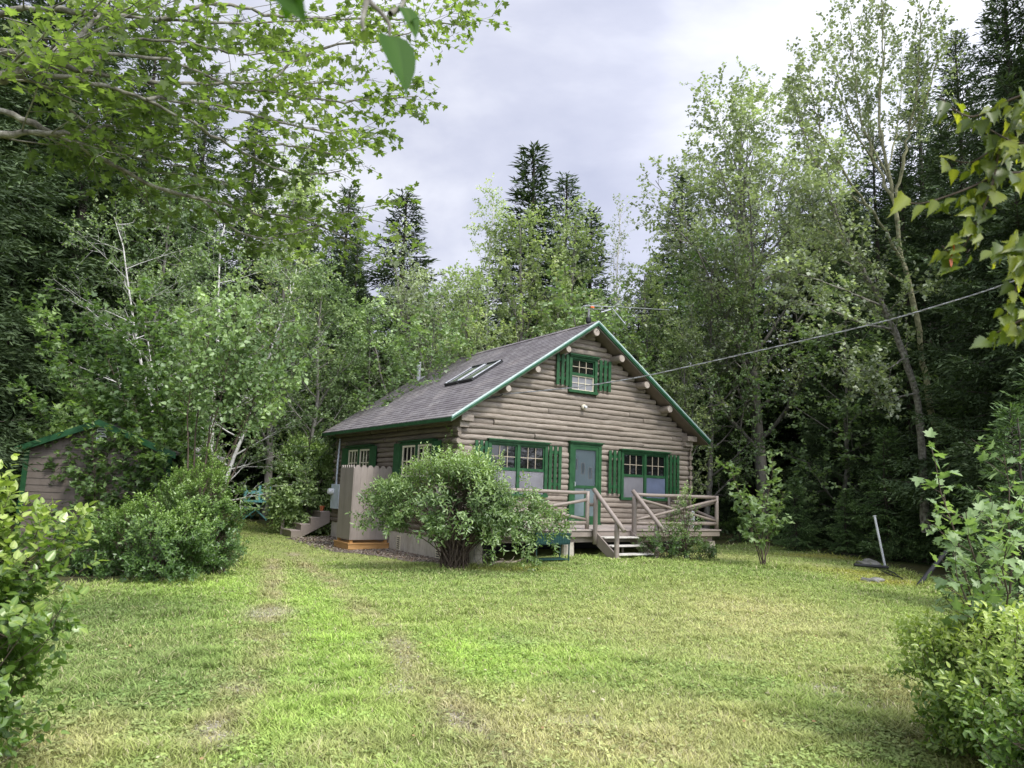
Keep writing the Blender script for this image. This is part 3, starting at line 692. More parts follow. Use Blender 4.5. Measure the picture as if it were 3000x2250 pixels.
# ---- skylights, vent pipe, wall lamp
def onroof(x, y, h): # x on the left slope, h metres off the shingles
    n = Vector((-SL, 0, 1)).normalized(); return Vector((x, y, roofz(x))) + n*h
for y0, y1 in ((2.72, 3.55), (1.88, 2.72+.0)):
    xa, xb = 1.42, 2.38
    def fr(mb, x0, x1, a, b, h0, h1):
        vs = [onroof(x, y, h) for h in (h0, h1) for y in (a, b) for x in (x0, x1)]
        mb.add(vs, [(0, 2, 3, 1), (4, 5, 7, 6), (0, 1, 5, 4), (2, 6, 7, 3), (0, 4, 6, 2), (1, 3, 7, 5)])
    g = .10; y1 -= g
    mb = MB(); fr(mb, xa, xa+.07, y0, y1, .0, .085); fr(mb, xb-.07, xb, y0, y1, 0, .10); fr(mb, xa+.07, xb-.07, y0, y0+.06, 0, .085); fr(mb, xa+.07, xb-.07, y1-.06, y1, 0, .085)
    s = mb.build('skylight', 'black', cabin)
    mb = MB(); fr(mb, xa+.05, xb-.05, y0-.006, y0+.03, .079, .10); fr(mb, xa+.05, xb-.05, y1-.03, y1+.006, .079, .10); mb.build('flashing', 'steel', s)
    mb = MB(); fr(mb, xa+.07, xb-.07, y0+.06, y1-.06, .03, .074); mb.build('skylight_glass', 'skyglass', s)
mb = MB(); mb.tube([(2.55, 7.6, roofz(2.55)-.1), (2.55, 7.6, roofz(2.55)+.62)], .07, 14); vp = mb.build('vent_pipe', 'pvc', cabin, smooth=False)
mb = MB(); fr(mb, 2.38, 2.72, 7.42, 7.78, .0, .025); mb.build('pipe_flashing', 'steel', vp)
lamp = hempty('wall_lamp', 3.69, -.09, 3.05, label='small round porch lamp fixture high on the log gable', cat='lamp')
mb = MB(); mb.tube([(0, .03, 0), (0, -.02, 0), (0, -.03, 0)], [.065, .065, .05], 18); mb.build('base', 'cream', lamp)
mb = MB(); mb.tube([(0, -.03, 0), (0, -.075, -.01)], [.032, .036], 14); mb.build('socket', 'steel', lamp)
mb = MB(); mb.tube([(0, -.075, -.01), (0, -.10, -.016), (0, -.12, -.02)], [.02, .038, .02], 12); mb.build('bulb', 'white', lamp)

# ---------------------------------------------------------------- deck
deck = hempty('porch_deck', 0, -1, 0, label='raised wooden deck with crossed log railings along the cabin front', cat='deck')
def dof(mb, name, mat, parent=deck, **k): return mb.build(name, mat, parent, off=((0, -1, 0) if parent is deck else (0, -1, 0)), **k)
XL, XR, YD = -.62, 6.80, -1.92
mb = MB(); y = -.09; r = random.Random(2)
while y > YD+.02:
    y2 = max(YD-.03, y-.138); mb.box(XL-.03, XR+.03, y2, y, -.035, r.uniform(-.003, .002)); y = y2-.006
dof(mb, 'deck_floor', 'deckboard')
mb = MB(); mb.box(XL, XR, YD-.0, YD+.04, -.17, -.037); mb.box(XR-.04, XR, YD+.04, -.1, -.17, -.037); mb.box(XL, XL+.04, YD+.04, -.1, -.17, -.037); dof(mb, 'fascia', 'taupe', bevel=.004)
mb = MB(); mb.box(XL+.05, XR-.15, YD+.12, YD+.22, -.30, -.171); mb.box(XL+.05, XR-.15, -.5, -.4, -.30, -.171)
for i in range(14): x = XL+.2+i*.54; mb.box(x, x+.04, YD+.225, -.1, -.17, -.037)
dof(mb, 'beam', 'taupe')
for x in (-.42, 1.98, 4.6, 6.60):
    if x == 4.6: continue
    mb = MB(); hx = x; gx, gy = H(hx, YD+.17, 0).xy; g = gzf(gx, gy)-.77
    mb.tube([(x, YD+.17, g-.1), (x+.005, YD+.17, (g-.3)/2), (x, YD+.17, -.301)], [.155, .145, .14], 8 if x > 6 else 14)
    dof(mb, 'pier', 'concrete')
rail = MB()
def logbar(a, b, r0=.042, name='rail', r1=None):
    mb = MB(); a = Vector(a); b = Vector(b); n = max(3, int((b-a).length/.35)); rr = random.Random(int(a.x*100+b.z*37))
    mb.tube([a.lerp(b, i/n)+Vector((0, rr.gauss(0, .003), rr.gauss(0, .003))) for i in range(n+1)], [(r0+((r1 or r0)-r0)*i/n)*rr.uniform(.94, 1.06) for i in range(n+1)], 12)
    o = dof(mb, name, 'taupe', smooth=True)
    for p in o.data.polygons:
        if len(p.vertices) > 4: p.use_smooth = False
    return o
YR = YD+.07
for x, zt in ((-.52, .86), (2.45, .86), (3.88, .78), (6.77, .86)): logbar((x, YR, 0.0), (x, YR, zt), .05, 'rail_post')
for x in (6.77, -.52): logbar((x, -.14, 0), (x, -.14, .84), .048, 'rail_post')
def bay(a, b, z=(.82, .14), x=(.66, .22)):
    a = Vector(a); b = Vector(b)
    for zz in z: logbar(a+Vector((0, 0, zz)), b+Vector((0, 0, zz)), .042)
    if x:
        n = (b-a).normalized().cross(Vector((0, 0, 1)))*.02
        logbar(a+n+Vector((0, 0, x[1])), b+n+Vector((0, 0, x[0])), .034, 'brace'); logbar(a-n+Vector((0, 0, x[0])), b-n+Vector((0, 0, x[1])), .034, 'brace')
bay((-.47, YR, 0), (2.40, YR, 0)); bay((3.93, YR, 0), (6.72, YR, 0), x=(.74, .22)); bay((6.77, YR+.05, 0), (6.77, -.19, 0), x=(.68, .26)); bay((-.52, YR+.05, 0), (-.52, -.19, 0))
# small rail stub left of the stairs
logbar((2.50, YR, .55), (2.62, YR, .55), .04)
steps = hempty('front_steps', 3.15, -2.35, -.62, label='open wooden steps with sloping log handrails up to the deck', cat='steps')
so = (3.15, -2.35, -.62)
def sd(mb, name, mat, parent=steps, **k): return mb.build(name, mat, parent, off=so, **k)
for x in (2.60, 3.70):
    mb = MB(); vs = []
    for xx in (x, x+.04): vs += [(xx, -1.925, .02-.04), (xx, -1.925, -.30), (xx, -2.62, -.72), (xx, -2.90, -.72), (xx, -2.86, -.62)]
    mb.add(vs, [(0, 1, 2, 3, 4), (9, 8, 7, 6, 5), (0, 5, 6, 1), (1, 6, 7, 2), (2, 7, 8, 3), (3, 8, 9, 4), (4, 9, 5, 0)]); sd(mb, 'stringer', 'taupe')
for i, z in enumerate((-.155, -.325, -.49)):
    y = -1.98-.25*i; mb = MB(); mb.box(2.642, 3.698, y-.27, y, z-.03, z); sd(mb, 'tread', 'treads', bevel=.004)
    mb = MB(); mb.box(3.15, 3.185, y-.05, y-.01, z-.17 if i < 2 else z-.14, z-.031); sd(mb, 'tread_support', 'taupe')
def slog(a, b, r0, name):
    mb = MB(); a = Vector(a); b = Vector(b); mb.tube([a.lerp(b, i/5) for i in range(6)], [r0*u for u in (1.04, .98, 1.02, .97, 1.03, .96)], 12)
    o = sd(mb, name, 'taupe', smooth=True)
    for p in o.data.polygons:
        if len(p.vertices) > 4: p.use_smooth = False
for x in (2.57, 3.77):
    slog((x, -1.93, .90), (x+.01, -2.98, .02), .05, 'handrail')
    slog((x+(.09 if x < 3 else -.09)*0+.0, -2.0, -.33), (x, -2.0, .79), .052, 'handrail_post'); slog((x+.02, -2.72, -.75), (x+.02, -2.72, .19), .055, 'handrail_post')

# ---------------------------------------------------------------- outdoor shower, meter box, side steps
def xg(x, y): p = H(x, y, 0); return gzf(p.x, p.y)-.77
SW, SB = 1.13, .95
sh = hempty('outdoor_shower', -.6, 3.9, xg(-.6, 3.9), label='tall brown board shower stall with scalloped top against the cabin side', cat='shower stall'); o3 = (-.6, 3.9, xg(-.6, 3.9))
Y0 = 3.50
def scallop(T, a0, a1, z0, z1, n, name):
    mb = MB(); w = (a1-a0)/n
    for i in range(n):
        s0 = a0+i*w; zz = z1
        pr = [(s0+.0015, z0), (s0+w-.0015, z0), (s0+w-.0015, zz-.085), (s0+w*.68, zz), (s0+w*.32, zz), (s0+.0015, zz-.085)]
        vs = [T(s, o, z) for o in (0, .022) for s, z in pr]
        mb.add(vs, [tuple(range(6)), tuple(range(11, 5, -1))]+[(j, j+6, (j+1) % 6+6, (j+1) % 6) for j in range(6)])
    return mb.build(name, 'shower', sh, off=o3)
scallop(lambda s, o, z: (s, Y0-o, z), -SW, -.06, -.62, 1.33, 6, 'front_panel')
scallop(lambda s, o, z: (-SW-o-.002, s, z), Y0-.018, Y0+SB, -.62, 1.33, 6, 'side_panel')
scallop(lambda s, o, z: (s, Y0+SB+o+.002, z), -SW, -.06, -.62, 1.33, 6, 'back_panel')
mb = MB()
for x, y in ((-SW+.04, Y0+.05), (-.12, Y0+.05), (-SW+.04, Y0+SB-.06), (-.12, Y0+SB-.06)): mb.box(x-.04, x+.04, y-.035, y+.045, -.72, 1.2)
mb.build('corner_post', 'newwood', sh, off=o3)
mb = MB(); gg = xg(-.8, 3.9)-.05
mb.box(-SW-.06, -.05, Y0-.06, Y0-.02, gg, -.735); mb.box(-SW-.06, -SW-.02, Y0-.018, Y0+SB+.05, gg, -.735); mb.box(-SW-.018, -.05, Y0+SB+.01, Y0+SB+.05, gg, -.735)
mb.box(-SW-.08, -.05, Y0-.08, Y0+SB+.07, -.733, -.70)
mb.build('base_frame', 'newwood', sh, off=o3)
mt = hempty('meter_box', -.1, 7.45, .1, label='grey electric meter box on the rear corner of the log wall', cat='meter box'); mo = (-.1, 7.45, .1)
mb = MB(); mb.box(-.20, -.08, 7.10, 7.80, .04, .80); mb.build('enclosure', 'boxgrey', mt, off=mo, bevel=.01)
mb = MB(); mb.tube([(-.2, 7.62, .57), (-.30, 7.62, .57), (-.36, 7.62, .57)], [.10, .10, .085], 16); mb.build('meter', 'white', mt, off=mo)
mb = MB(); mb.tube([(-.13, 7.55, .8), (-.13, 7.55, 1.5), (-.08, 7.6, 2.25)], .028, 8); mb.build('conduit', 'boxgrey', mt, off=mo)
# side steps at the rear corner
ss = hempty('side_steps', -.4, 8.7, xg(-.4, 8.7), label='brown wooden steps with one handrail behind the meter box', cat='steps'); o4 = (-.4, 8.7, xg(-.4, 8.7)); g4 = o4[2]
for i in range(4):
    z = g4+.2*(i+1); x = -1.28+.30*i
    mb = MB(); mb.box(x-.02, x+.31, 8.12, 9.25, z-.035, z); mb.build('tread', 'deckboard', ss, off=o4, bevel=.004)
    mb = MB(); mb.box(x+.012, x+.035, 8.16, 9.21, z-.2, z-.037); mb.build('riser', 'taupe', ss, off=o4)
for y in (8.10, 9.23):
    mb = MB(); P = [(-1.28, g4-.02), (-1.28, g4+.163)]
    for i in range(1, 4): P += [(-1.28+.30*i, g4+.2*i-.037), (-1.28+.30*i, g4+.2*(i+1)-.037)]
    P += [(-.06, g4+.763), (-.06, g4+.45), (-.95, g4-.02)]
    vs = [(x, yy, z) for yy in (y, y+.035) for x, z in P]; n = len(P)
    mb.add(vs, [tuple(range(n)), tuple(range(2*n-1, n-1, -1))]+[(j, j+n, (j+1) % n+n, (j+1) % n) for j in range(n)]); mb.build('stringer', 'taupe', ss, off=o4)
mb = MB(); mb.box(-1.31, -1.22, 9.1, 9.19, g4, g4+1.05); mb.build('rail_post', 'taupe', ss, off=o4)
mb = MB(); mb.beam((-1.38, 9.14, g4+1.0), (-.05, 9.14, g4+1.78), .05, .09); mb.build('handrail', 'taupe', ss, off=o4)
# flower pot on the step
pot = hempty('flower_pot', -.28, 8.3, g4+.8, label='small terracotta pot on the top side step', cat='pot')
mb = MB(); mb.tube([(0, 0, 0), (0, 0, .02), (0, 0, .13), (0, 0, .131), (0, 0, .16)], [.05, .055, .08, .09, .092], 16); mb.build('pot_body', 'terracotta', pot)

# ---------------------------------------------------------------- television antenna
ap = (3.84, -.02, HR); ant = hempty('tv_antenna', *ap, label='silver television antenna on a short mast at the roof peak', cat='antenna')
mb = MB(); mb.tube([(3.84, -.02, HR-.05), (3.84, -.02, HR+.42)], .03, 10); mb.build('mast', 'wire', ant, off=ap)
mb = MB(); mb.tube([(3.84, -.02, HR+.02), (3.84, -.02, HR+.07), (3.84, -.02, HR+.17), (3.84, -.02, HR+.19)], [.04, .075, .075, .04], 12); mb.build('rotor', 'black', ant, off=ap)
ptA = lambda px, py, y=-.05: None
def onY(px, py, yh):     # point on a plane of constant cabin y
    v = ray(px, py); a = toH(0, 0)[1]; b = -v[0]*syw + v[1]*cyw; t = (yh-a)/b
    wx, wy, wz = v*t; hx, hy = toH(wx, wy); return Vector((hx, hy, wz+EYE-.77))
A = lambda px, py, y=-.02: onY(px, py, y)
mb = MB(); a, b = A(1712, 896), A(1800, 899); mb.tube([a, b], .014, 6); a2, b2 = A(1716, 905), A(1790, 907); mb.tube([a2, b2], .01, 6)
for t in (0., .3, .6, .95): mb.tube([a.lerp(b, t), a2.lerp(b2, t)], .007, 5)
mb.tube([b2, A(1761, 915)], .02, 6); mb.build('boom', 'alu', ant, off=ap)
for p, q, y1, y2, rr in (((1795, 896), (1844, 857), -.02, -1.2, .012), ((1793, 902), (1833, 951), -.02, -.7, .012), ((1810, 899), (1961, 908), -.02, .35, .012),
                     ((1712, 895), (1756, 884), -.02, .5, .006), ((1735, 896), (1775, 887), -.02, .6, .006), ((1710, 895), (1703, 903), -.02, -.5, .006), ((1800, 897), (1815, 886), -.02, .6, .008)):
    mb = MB(); mb.tube([A(*p, y1), A(*q, y2)], rr, 6); mb.build('element', 'alu', ant, off=ap)
mb = MB(); c = A(1735, 899); mb.box(c.x-.06, c.x+.05, c.y-.03, c.y+.02, c.z-.03, c.z+.012); mb.build('connector', 'orange', ant, off=ap)
mb = MB(); mb.tube([(3.84, -.05, HR+.25), (3.9, -.3, HR+.1), (3.87, -.46, HR-.1), (3.83, -.44, HR-.2), (3.78, -.43, HR-.26)], .008, 5); mb.build('cable', 'black', ant, off=ap)

# ---------------------------------------------------------------- overhead service cable
p0 = H(1.12, -.16, 3.12); pts = [p0]
P1 = onY(2180, 1018, -1.9); ends = at(2180, 1046, 17.5); p1 = at(3400, 640, 12.5)
pix = [(1470, 1155), (1700, 1134), (1882, 1104), (2100, 1055), (2300, 1010), (2600, 940), (2800, 880), (2905, 847), (3080, 784), (3300, 700)]
n = len(pix); d0 = p0.y; pts = []
for i, (a, b) in enumerate(pix):
    t = (a-1470)/(3300-1470); pts.append(at(a, b, d0-.3*min(1, t*8)-(d0-11.5)*t))
pts[0] = p0
Pn = []
for i in range(len(pts)-1):
    for k in range(26): Pn.append(pts[i].lerp(pts[i+1], k/26))
Pn.append(pts[-1])
# smooth the polyline
for _ in range(60): Pn = [Pn[0]]+[(Pn[i-1]+Pn[i+1]+Pn[i]*2)/4 for i in range(1, len(Pn)-1)]+[Pn[-1]]
cab = empty('power_cable', p0, label='twisted overhead power cable running from the gable to the right', cat='cable')
for ph, mt_, rr in ((0, 'wire', .0075), (2.1, 'wire', .0075), (4.2, 'steel', .005)):
    mb = MB(); mb.tube([p + Vector((.4, .3, 0)).normalized()*math.cos(i*1.1+ph)*.009 + Vector((0, 0, 1))*math.sin(i*1.1+ph)*.009 for i, p in enumerate(Pn)], rr, 5); mb.build('conductor', mt_, cab, off=tuple(p0))
mb = MB(); q = [H(1.12, -.16, 3.12), H(1.0, -.14, 3.05), H(.7, -.2, 2.98), H(.4, -.16, 2.86), H(.18, -.14, 2.7)]; mb.tube(q, .014, 6); mb.build('drip_loop', 'black', cab, off=tuple(p0))
mb = MB(); mb.tube([H(1.12, -.02, 3.12), H(1.12, -.17, 3.12)], .02, 8); mb.build('insulator', 'white', cab, off=tuple(p0))

# ---------------------------------------------------------------- planter, wheel, bin, log
g5 = xg(.95, -2.5); pl = hempty('planter_stand', .95, -2.45, g5, label='dark green raised planter on thin legs with a lower shelf', cat='planter'); o5 = (.95, -2.45, g5)
mb = MB(); zt = g5+.60; x0, x1, y0, y1 = .50, 1.38, -2.62, -2.28
for a in ((x0, x1, y0, y0+.02), (x0, x1, y1-.02, y1), (x0, x0+.02, y0+.02, y1-.02), (x1-.02, x1, y0+.02, y1-.02)): mb.box(*a, zt-.22, zt)
mb.box(x0, x1, y0, y1, zt-.225, zt-.205)
for i in range(20): x = x0+.02+i*.044; mb.box(x, x+.022, y0-.006, y0, zt-.2, zt-.02)
mb.box(x0-.015, x1+.015, y0-.02, y0+.02, zt-.02, zt+.012); mb.build('planter_box', 'darkgreen', pl, off=o5)
for x in (x0+.01, x1-.03):
    for y in (y0+.002, y1-.022): mb = MB(); mb.box(x, x+.022, y, y+.022, g5-.02, zt-.226); mb.build('leg', 'darkgreen', pl, off=o5)
mb = MB(); mb.box(x0+.034, x1-.032, y0+.002, y1, g5+.06, g5+.08); mb.build('shelf', 'darkgreen', pl, off=o5)
wh = hempty('cart_wheel', -.42, -2.12, xg(-.33, -2.12)+.24, label='thin rusty iron wheel leaning on the left deck pier', cat='wheel'); wh.rotation_euler = (rad(-8), 0, YAW)
mb = MB(); mb.tube([(.25*math.cos(a*math.pi/16), 0, .25*math.sin(a*math.pi/16)) for a in range(33)], .009, 6, cap=False); mb.build('rim', 'barkgrey', wh)
mb = MB(); [mb.tube([(0, 0, 0), (.245*math.cos(a*math.pi/5), 0, .245*math.sin(a*math.pi/5))], .004, 4) for a in range(10)]; mb.build('spokes', 'barkgrey', wh)
mb = MB(); mb.tube([(0, -.03, 0), (0, .03, 0)], .03, 10); mb.build('hub', 'barkgrey', wh)
gx = xg(.0, -1.9)
dw = hempty('driftwood_log', .1, -2.08, xg(.1, -2.08)+.03, label='pale forked piece of driftwood lying under the deck edge', cat='driftwood')
mb = MB(); mb.tube([(-.35, 0, 0), (-.1, .02, .03), (.15, 0, .02), (.42, .03, .04)], [.03, .035, .03, .015], 8)
for q in (((0, 0, .03), (-.08, -.05, .10), (-.17, -.06, .11)), ((.1, 0, .03), (.16, -.05, .09), (.2, -.05, .15)), ((.3, 0, .03), (.34, -.06, .08), (.42, -.08, .10))): mb.tube(q, [.015, .011, .006], 6)
mb.build('branchwood', 'driftwood', dw)
g6 = xg(8.3, .6); tk = hempty('propane_tank', 8.32, .6, g6, label='white propane tank standing beside the right end of the deck', cat='tank')
mb = MB(); mb.tube([(0, 0, .02), (0, 0, .08), (0, 0, .95), (0, 0, 1.05), (0, 0, 1.1)], [.15, .19, .19, .14, .05], 18); mb.build('tank_body', 'white', tk, smooth=True)
mb = MB(); mb.tube([(0, 0, 1.1), (0, 0, 1.2)], [.09, .09], 12); mb.build('collar', 'white', tk)
mb = MB(); mb.tube([(6.35, .9, g6+.22), (6.9, -.3, g6+.22)], .11, 16); 
ct = hempty('water_cylinder', 6.6, -.9, xg(6.6, -.9)+.15, label='pale grey cylinder lying under the right end of the deck', cat='cylinder')
mb = MB(); mb.tube([(-.5, 0, .12), (-.47, 0, .12), (.3, 0, .12), (.33, 0, .12)], [.07, .11, .11, .07], 16); mb.build('cylinder_body', 'pvc', ct, smooth=True)

# ================================================================ SHED, TABLE, POSTS
sx, sy = at(290, 1320, 16.6).x, 16.6
xa, xb = at(74, 1320, 16.6).x - sx, at(508, 1320, 16.6).x - sx
sg = gzf(sx, sy+1)
shed = empty('garden_shed', (sx, sy, sg), label='brown shed with green trim and white gable vent behind the saplings', cat='shed')
ze = 2.12-sg; zr = 2.74-sg; xm = (xa+xb)/2+.02
mb = MB(); z = 0
while z < ze-.01:
    h = min(.15, ze-z); mb.add([(xa+.1, -.012, z), (xb-.1, -.012, z), (xb-.1, .0, z+h-.006), (xa+.1, .0, z+h-.006), (xa+.1, .01, z+h-.006), (xb-.1, .01, z+h-.006), (xb-.1, .01, z+h), (xa+.1, .01, z+h)], [(0, 1, 2, 3), (3, 2, 5, 4), (4, 5, 6, 7)]); z += h
mb.build('horizontal_siding', 'shed', shed, fix=False)
mb = MB(); x = xa+.05
while x < xb-.05:
    x2 = min(x+.155, xb-.05); f = lambda q: zr-.02-(zr-ze)*abs(q-xm)/((xb-xa)/2)
    mb.add([(x, -.018, ze), (x2-.006, -.018, ze), (x2-.006, -.018, f(x2)), (x, -.018, f(x))], [(0, 1, 2, 3)]); x = x2
mb.build('gable_boards', 'shed', shed, fix=False)
mb = MB(); mb.box(xa+.02, xb-.02, .03, 2.6, 0, ze); mb.build('side_walls', 'shed', shed)
mb = MB()
for s in (-1, 1):
    xe = xm+s*((xb-xa)/2+.12); k = (zr-ze)/((xb-xa)/2); zee = zr-k*abs(xe-xm)
    vs = [(x, y, z) for y in (-.18, 2.75) for x, z in ((xe, zee+.06), (xm, zr+.06), (xm, zr+.0), (xe, zee+.0))]
    mb.add(vs, [(0, 1, 2, 3), (7, 6, 5, 4), (0, 4, 5, 1), (1, 5, 6, 2), (2, 6, 7, 3), (3, 7, 4, 0)])
mb.build('roof', 'roof', shed)
mb = MB()
for s in (-1, 1):
    xe = xm+s*((xb-xa)/2+.13); k = (zr-ze)/((xb-xa)/2); zee = zr-k*abs(xe-xm)
    vs = [(x, y, z) for y in (-.215, -.185) for x, z in ((xe, zee+.07), (xm, zr+.07), (xm, zr-.07), (xe, zee-.07))]
    mb.add(vs, [(0, 1, 2, 3), (7, 6, 5, 4), (0, 4, 5, 1), (1, 5, 6, 2), (2, 6, 7, 3), (3, 7, 4, 0)])
mb.build('rake_board', 'green', shed)
for x in (xa, xb-.11): mb = MB(); mb.box(x, x+.11, -.03, .03, 0, ze-.02); mb.build('corner_board', 'green', shed)
mb = MB(); mb.box(xm-.10, xm+.12, -.045, -.02, zr-.46, zr-.10); v = mb.build('gable_vent', 'white', shed)
mb = MB()
for i in range(6): mb.box(xm-.07, xm+.09, -.052, -.046, zr-.435+i*.055, zr-.41+i*.055)
mb.build('vent_slots', 'black', v)

tx, ty = gpix(757, 1521); tg = gzf(tx, ty)
tb = empty('picnic_table', (tx, ty, tg), rad(4), label='teal picnic table with crossed legs on the grass at the wood edge', cat='table')
mb = MB()
for i in range(5): mb.box(-.42+i*.17, -.42+i*.17+.16, -.8, .8, .70, .735)
mb.build('tabletop', 'teal', tb)
for y in (-.55, .55):
    mb = MB(); mb.beam((-.48, y, 0), (.36, y, .70), .04, .1, (0, 1, 0)); mb.beam((.48, y+.045, 0), (-.36, y+.045, .70), .04, .1, (0, 1, 0)); mb.build('crossed_legs', 'teal', tb)
bn = empty('upturned_bench', (tx-.02, ty-.1, tg+.738), rad(4), label='teal bench turned upside down on top of the picnic table', cat='bench')
for i, (x, y) in enumerate(((-.47, -.35), (.10, -.33), (-.06, .3), (.49, -.25))):
    mb = MB(); mb.box(x-.045, x+.045, y-.03, y+.03, .0, .62+.02*(i % 2)); mb.build('leg', 'teal', bn)
mb = MB(); mb.box(-.43, .06, -.37, -.34, .30, .43); mb.box(.15, .45, -.30, -.27, .30, .44); mb.beam((-.4, -.2, .0), (-.25, -.1, .3), .04, .04); mb.beam((.1, -.4, .0), (.45, -.3, .2), .05, .03); mb.beam((.2, -.2, .05), (.14, -.1, .42), .06, .03)
mb.build('crossbar', 'teal', bn)
mb = MB(); mb.box(-.5, .5, -.4, .35, .003, .03); mb.build('seat', 'teal', bn)
bx, by = gpix(792, 1521); st = empty('small_bench', (bx+.05, by+.1, gzf(bx, by)), rad(8), label='small teal bench with crossed legs right of the picnic table', cat='bench')
mb = MB(); mb.beam((-.26, 0, 0), (.2, 0, .42), .04, .08, (0, 1, 0)); mb.beam((.22, .045, 0), (-.2, .045, .42), .04, .08, (0, 1, 0)); mb.beam((-.26, .9, 0), (.2, .9, .42), .04, .08, (0, 1, 0)); mb.build('crossed_legs', 'teal', st)
mb = MB(); mb.box(-.2, .2, -.05, 1.1, .40, .43); mb.build('seat', 'teal', st)
bx, by = gpix(722, 1519); st2 = empty('small_bench', (bx-.05, by+.3, gzf(bx, by)), rad(-6), label='second teal bench left of the picnic table, half hidden by the shrub', cat='bench')
mb = MB(); mb.beam((-.26, 0, 0), (.2, 0, .42), .04, .08, (0, 1, 0)); mb.beam((.22, .045, 0), (-.2, .045, .42), .04, .08, (0, 1, 0)); mb.build('crossed_legs', 'teal', st2)
mb = MB(); mb.box(-.2, .2, -.05, 1.1, .40, .43); mb.build('seat', 'teal', st2)

def rock(px, py, sx_, sy_, sz_, seed, label, dy=0):
    x, y = gpix(px, py); r = np.random.default_rng(seed); bm = bmesh.new(); bmesh.ops.create_icosphere(bm, subdivisions=4, radius=1)
    ph = r.random(6)*9
    for v in bm.verts:
        c = v.co; k = 1+.10*math.sin(c.x*7+c.z*5+ph[5])+.22*math.sin(c.x*2.3+ph[0])*math.cos(c.y*2.9+ph[1])+.12*math.sin(c.z*5+ph[2]+c.x*4)+.05*math.sin(c.y*11+ph[3])*math.sin(c.x*9+ph[4])
        v.co = Vector((c.x*sx_*k, c.y*sy_*k, c.z*sz_*k))
    me = bpy.data.meshes.new('rock'); bm.to_mesh(me); bm.free(); me.materials.append(M['rock']); o = bpy.data.objects.new('rock', me); o.location = (x, y, gzf(x, y)); link(o)
    for p in me.polygons: p.use_smooth = True
    return tag(o, label=label, cat='rock')
rock(2545, 1660, .28, .26, .15, 1, 'flat grey boulder in the moss at the foot of the steel pole')
rock(2552, 1702, .22, .2, .07, 2, 'low grey rock sunk in the grass in front of the larger boulder')
def pole(a, b, r0, mat, name, label):
    x, y = gpix(*a); p = Vector((x, y, gzf(x, y)-.05)); q = at(b[0], b[1], y+.1)
    e = empty(name, p, label=label, cat='pole'); mb = MB(); mb.tube([p, p.lerp(q, .5), q], r0, 12); mb.build('shaft', mat, e, off=tuple(p)); return e, p, q
e, p, q = pole((2597, 1672), (2562, 1512), .026, 'steel', 'steel_pole', 'bare metal pole leaning left at the edge of the lawn')
mb = MB(); d = (q-p).normalized(); mb.tube([q-d*.005, q+d*.015], .038, 12); mb.build('cap', 'steel', e, off=tuple(p))
x, y = gpix(2600, 1674); x2, y2 = gpix(2645, 1705)
nt_ = empty('fallen_net', (x, y, gzf(x, y)), label='black mesh net lying on the grass by the metal pole', cat='net'); mb = MB()
for i in range(9):
    t = i/8; mb.tube([(t*(x2-x), t*(y2-y), .02+.03*math.sin(i)), (t*(x2-x)-.12, t*(y2-y)+.3, .06), (t*(x2-x)-.2, t*(y2-y)+.5, .03)], .006, 4)
mb.tube([(0, 0, .03), ((x2-x)*.5, (y2-y)*.5, .05), (x2-x, y2-y, .02)], .014, 5); mb.build('netting', 'black', nt_)
e, p, q = pole((2683, 1717), (2795, 1588), .045, 'black', 'leaning_post', 'dark wooden post leaning right beside the foreground shrub'); e['category'] = 'post'
x, y = gpix(2535, 1664); x2, y2 = gpix(2590, 1673)
pp = empty('black_pipe', (x, y-.25, gzf(x, y)+.1), label='short black pipe lying across the boulder', cat='pipe')
mb = MB(); mb.tube([(-.45, -.18, .0), (.3, -.2, -.03)], .035, 10); mb.build('pipe_body', 'black', pp)

# ================================================================ GROUND, LAWN
def PG(*pts): return np.array([gpix(*p) for p in pts])
lawn_poly = np.concatenate([np.array([(-9, -3), (-9, 7.5)]), PG((120, 1725), (330, 1706), (560, 1700), (720, 1655), (690, 1560), (660, 1512), (800, 1496), (960, 1500)),
    np.array([H(-.3, 10, 0).xy, H(3, 9, 0).xy, H(8.2, 2, 0).xy, H(9.2, .5, 0).xy]), PG((2200, 1592), (2330, 1610), (2480, 1632), (2640, 1670), (2735, 1705), (2800, 1760), (2900, 1850)), np.array([(5.5, 6.5), (6.5, -3)])])
def inpoly(x, y, P):
    x = np.asarray(x, float); y = np.asarray(y, float); ins = np.zeros(x.shape, bool); dm = np.full(x.shape, 1e9); n = len(P)
    for i in range(n):
        x1, y1 = P[i]; x2, y2 = P[(i+1) % n]
        c = ((y1 > y) != (y2 > y)); xi = (x2-x1)*(y-y1)/((y2-y1) if abs(y2-y1) > 1e-9 else 1e-9)+x1; ins ^= c & (x < xi)
        t = np.clip(((x-x1)*(x2-x1)+(y-y1)*(y2-y1))/((x2-x1)**2+(y2-y1)**2), 0, 1); dm = np.minimum(dm, np.hypot(x-x1-t*(x2-x1), y-y1-t*(y2-y1)))
    return np.where(ins, dm, -dm)
LIME = (.40, .58, .11); MIDG = (.29, .40, .11); DARK = (.20, .285, .09); DRY = (.58, .54, .24); MOSS = (.50, .45, .08); BARE = (.42, .38, .29); OLIVE = (.36, .45, .12)
blobs = []   # (x, y, rx, ry, colour, strength, bare)
def blob(px, py, rx, ry, c, s, bare=0): x, y = gpix(px, py); blobs.append((x, y, rx, ry, c, s, bare))
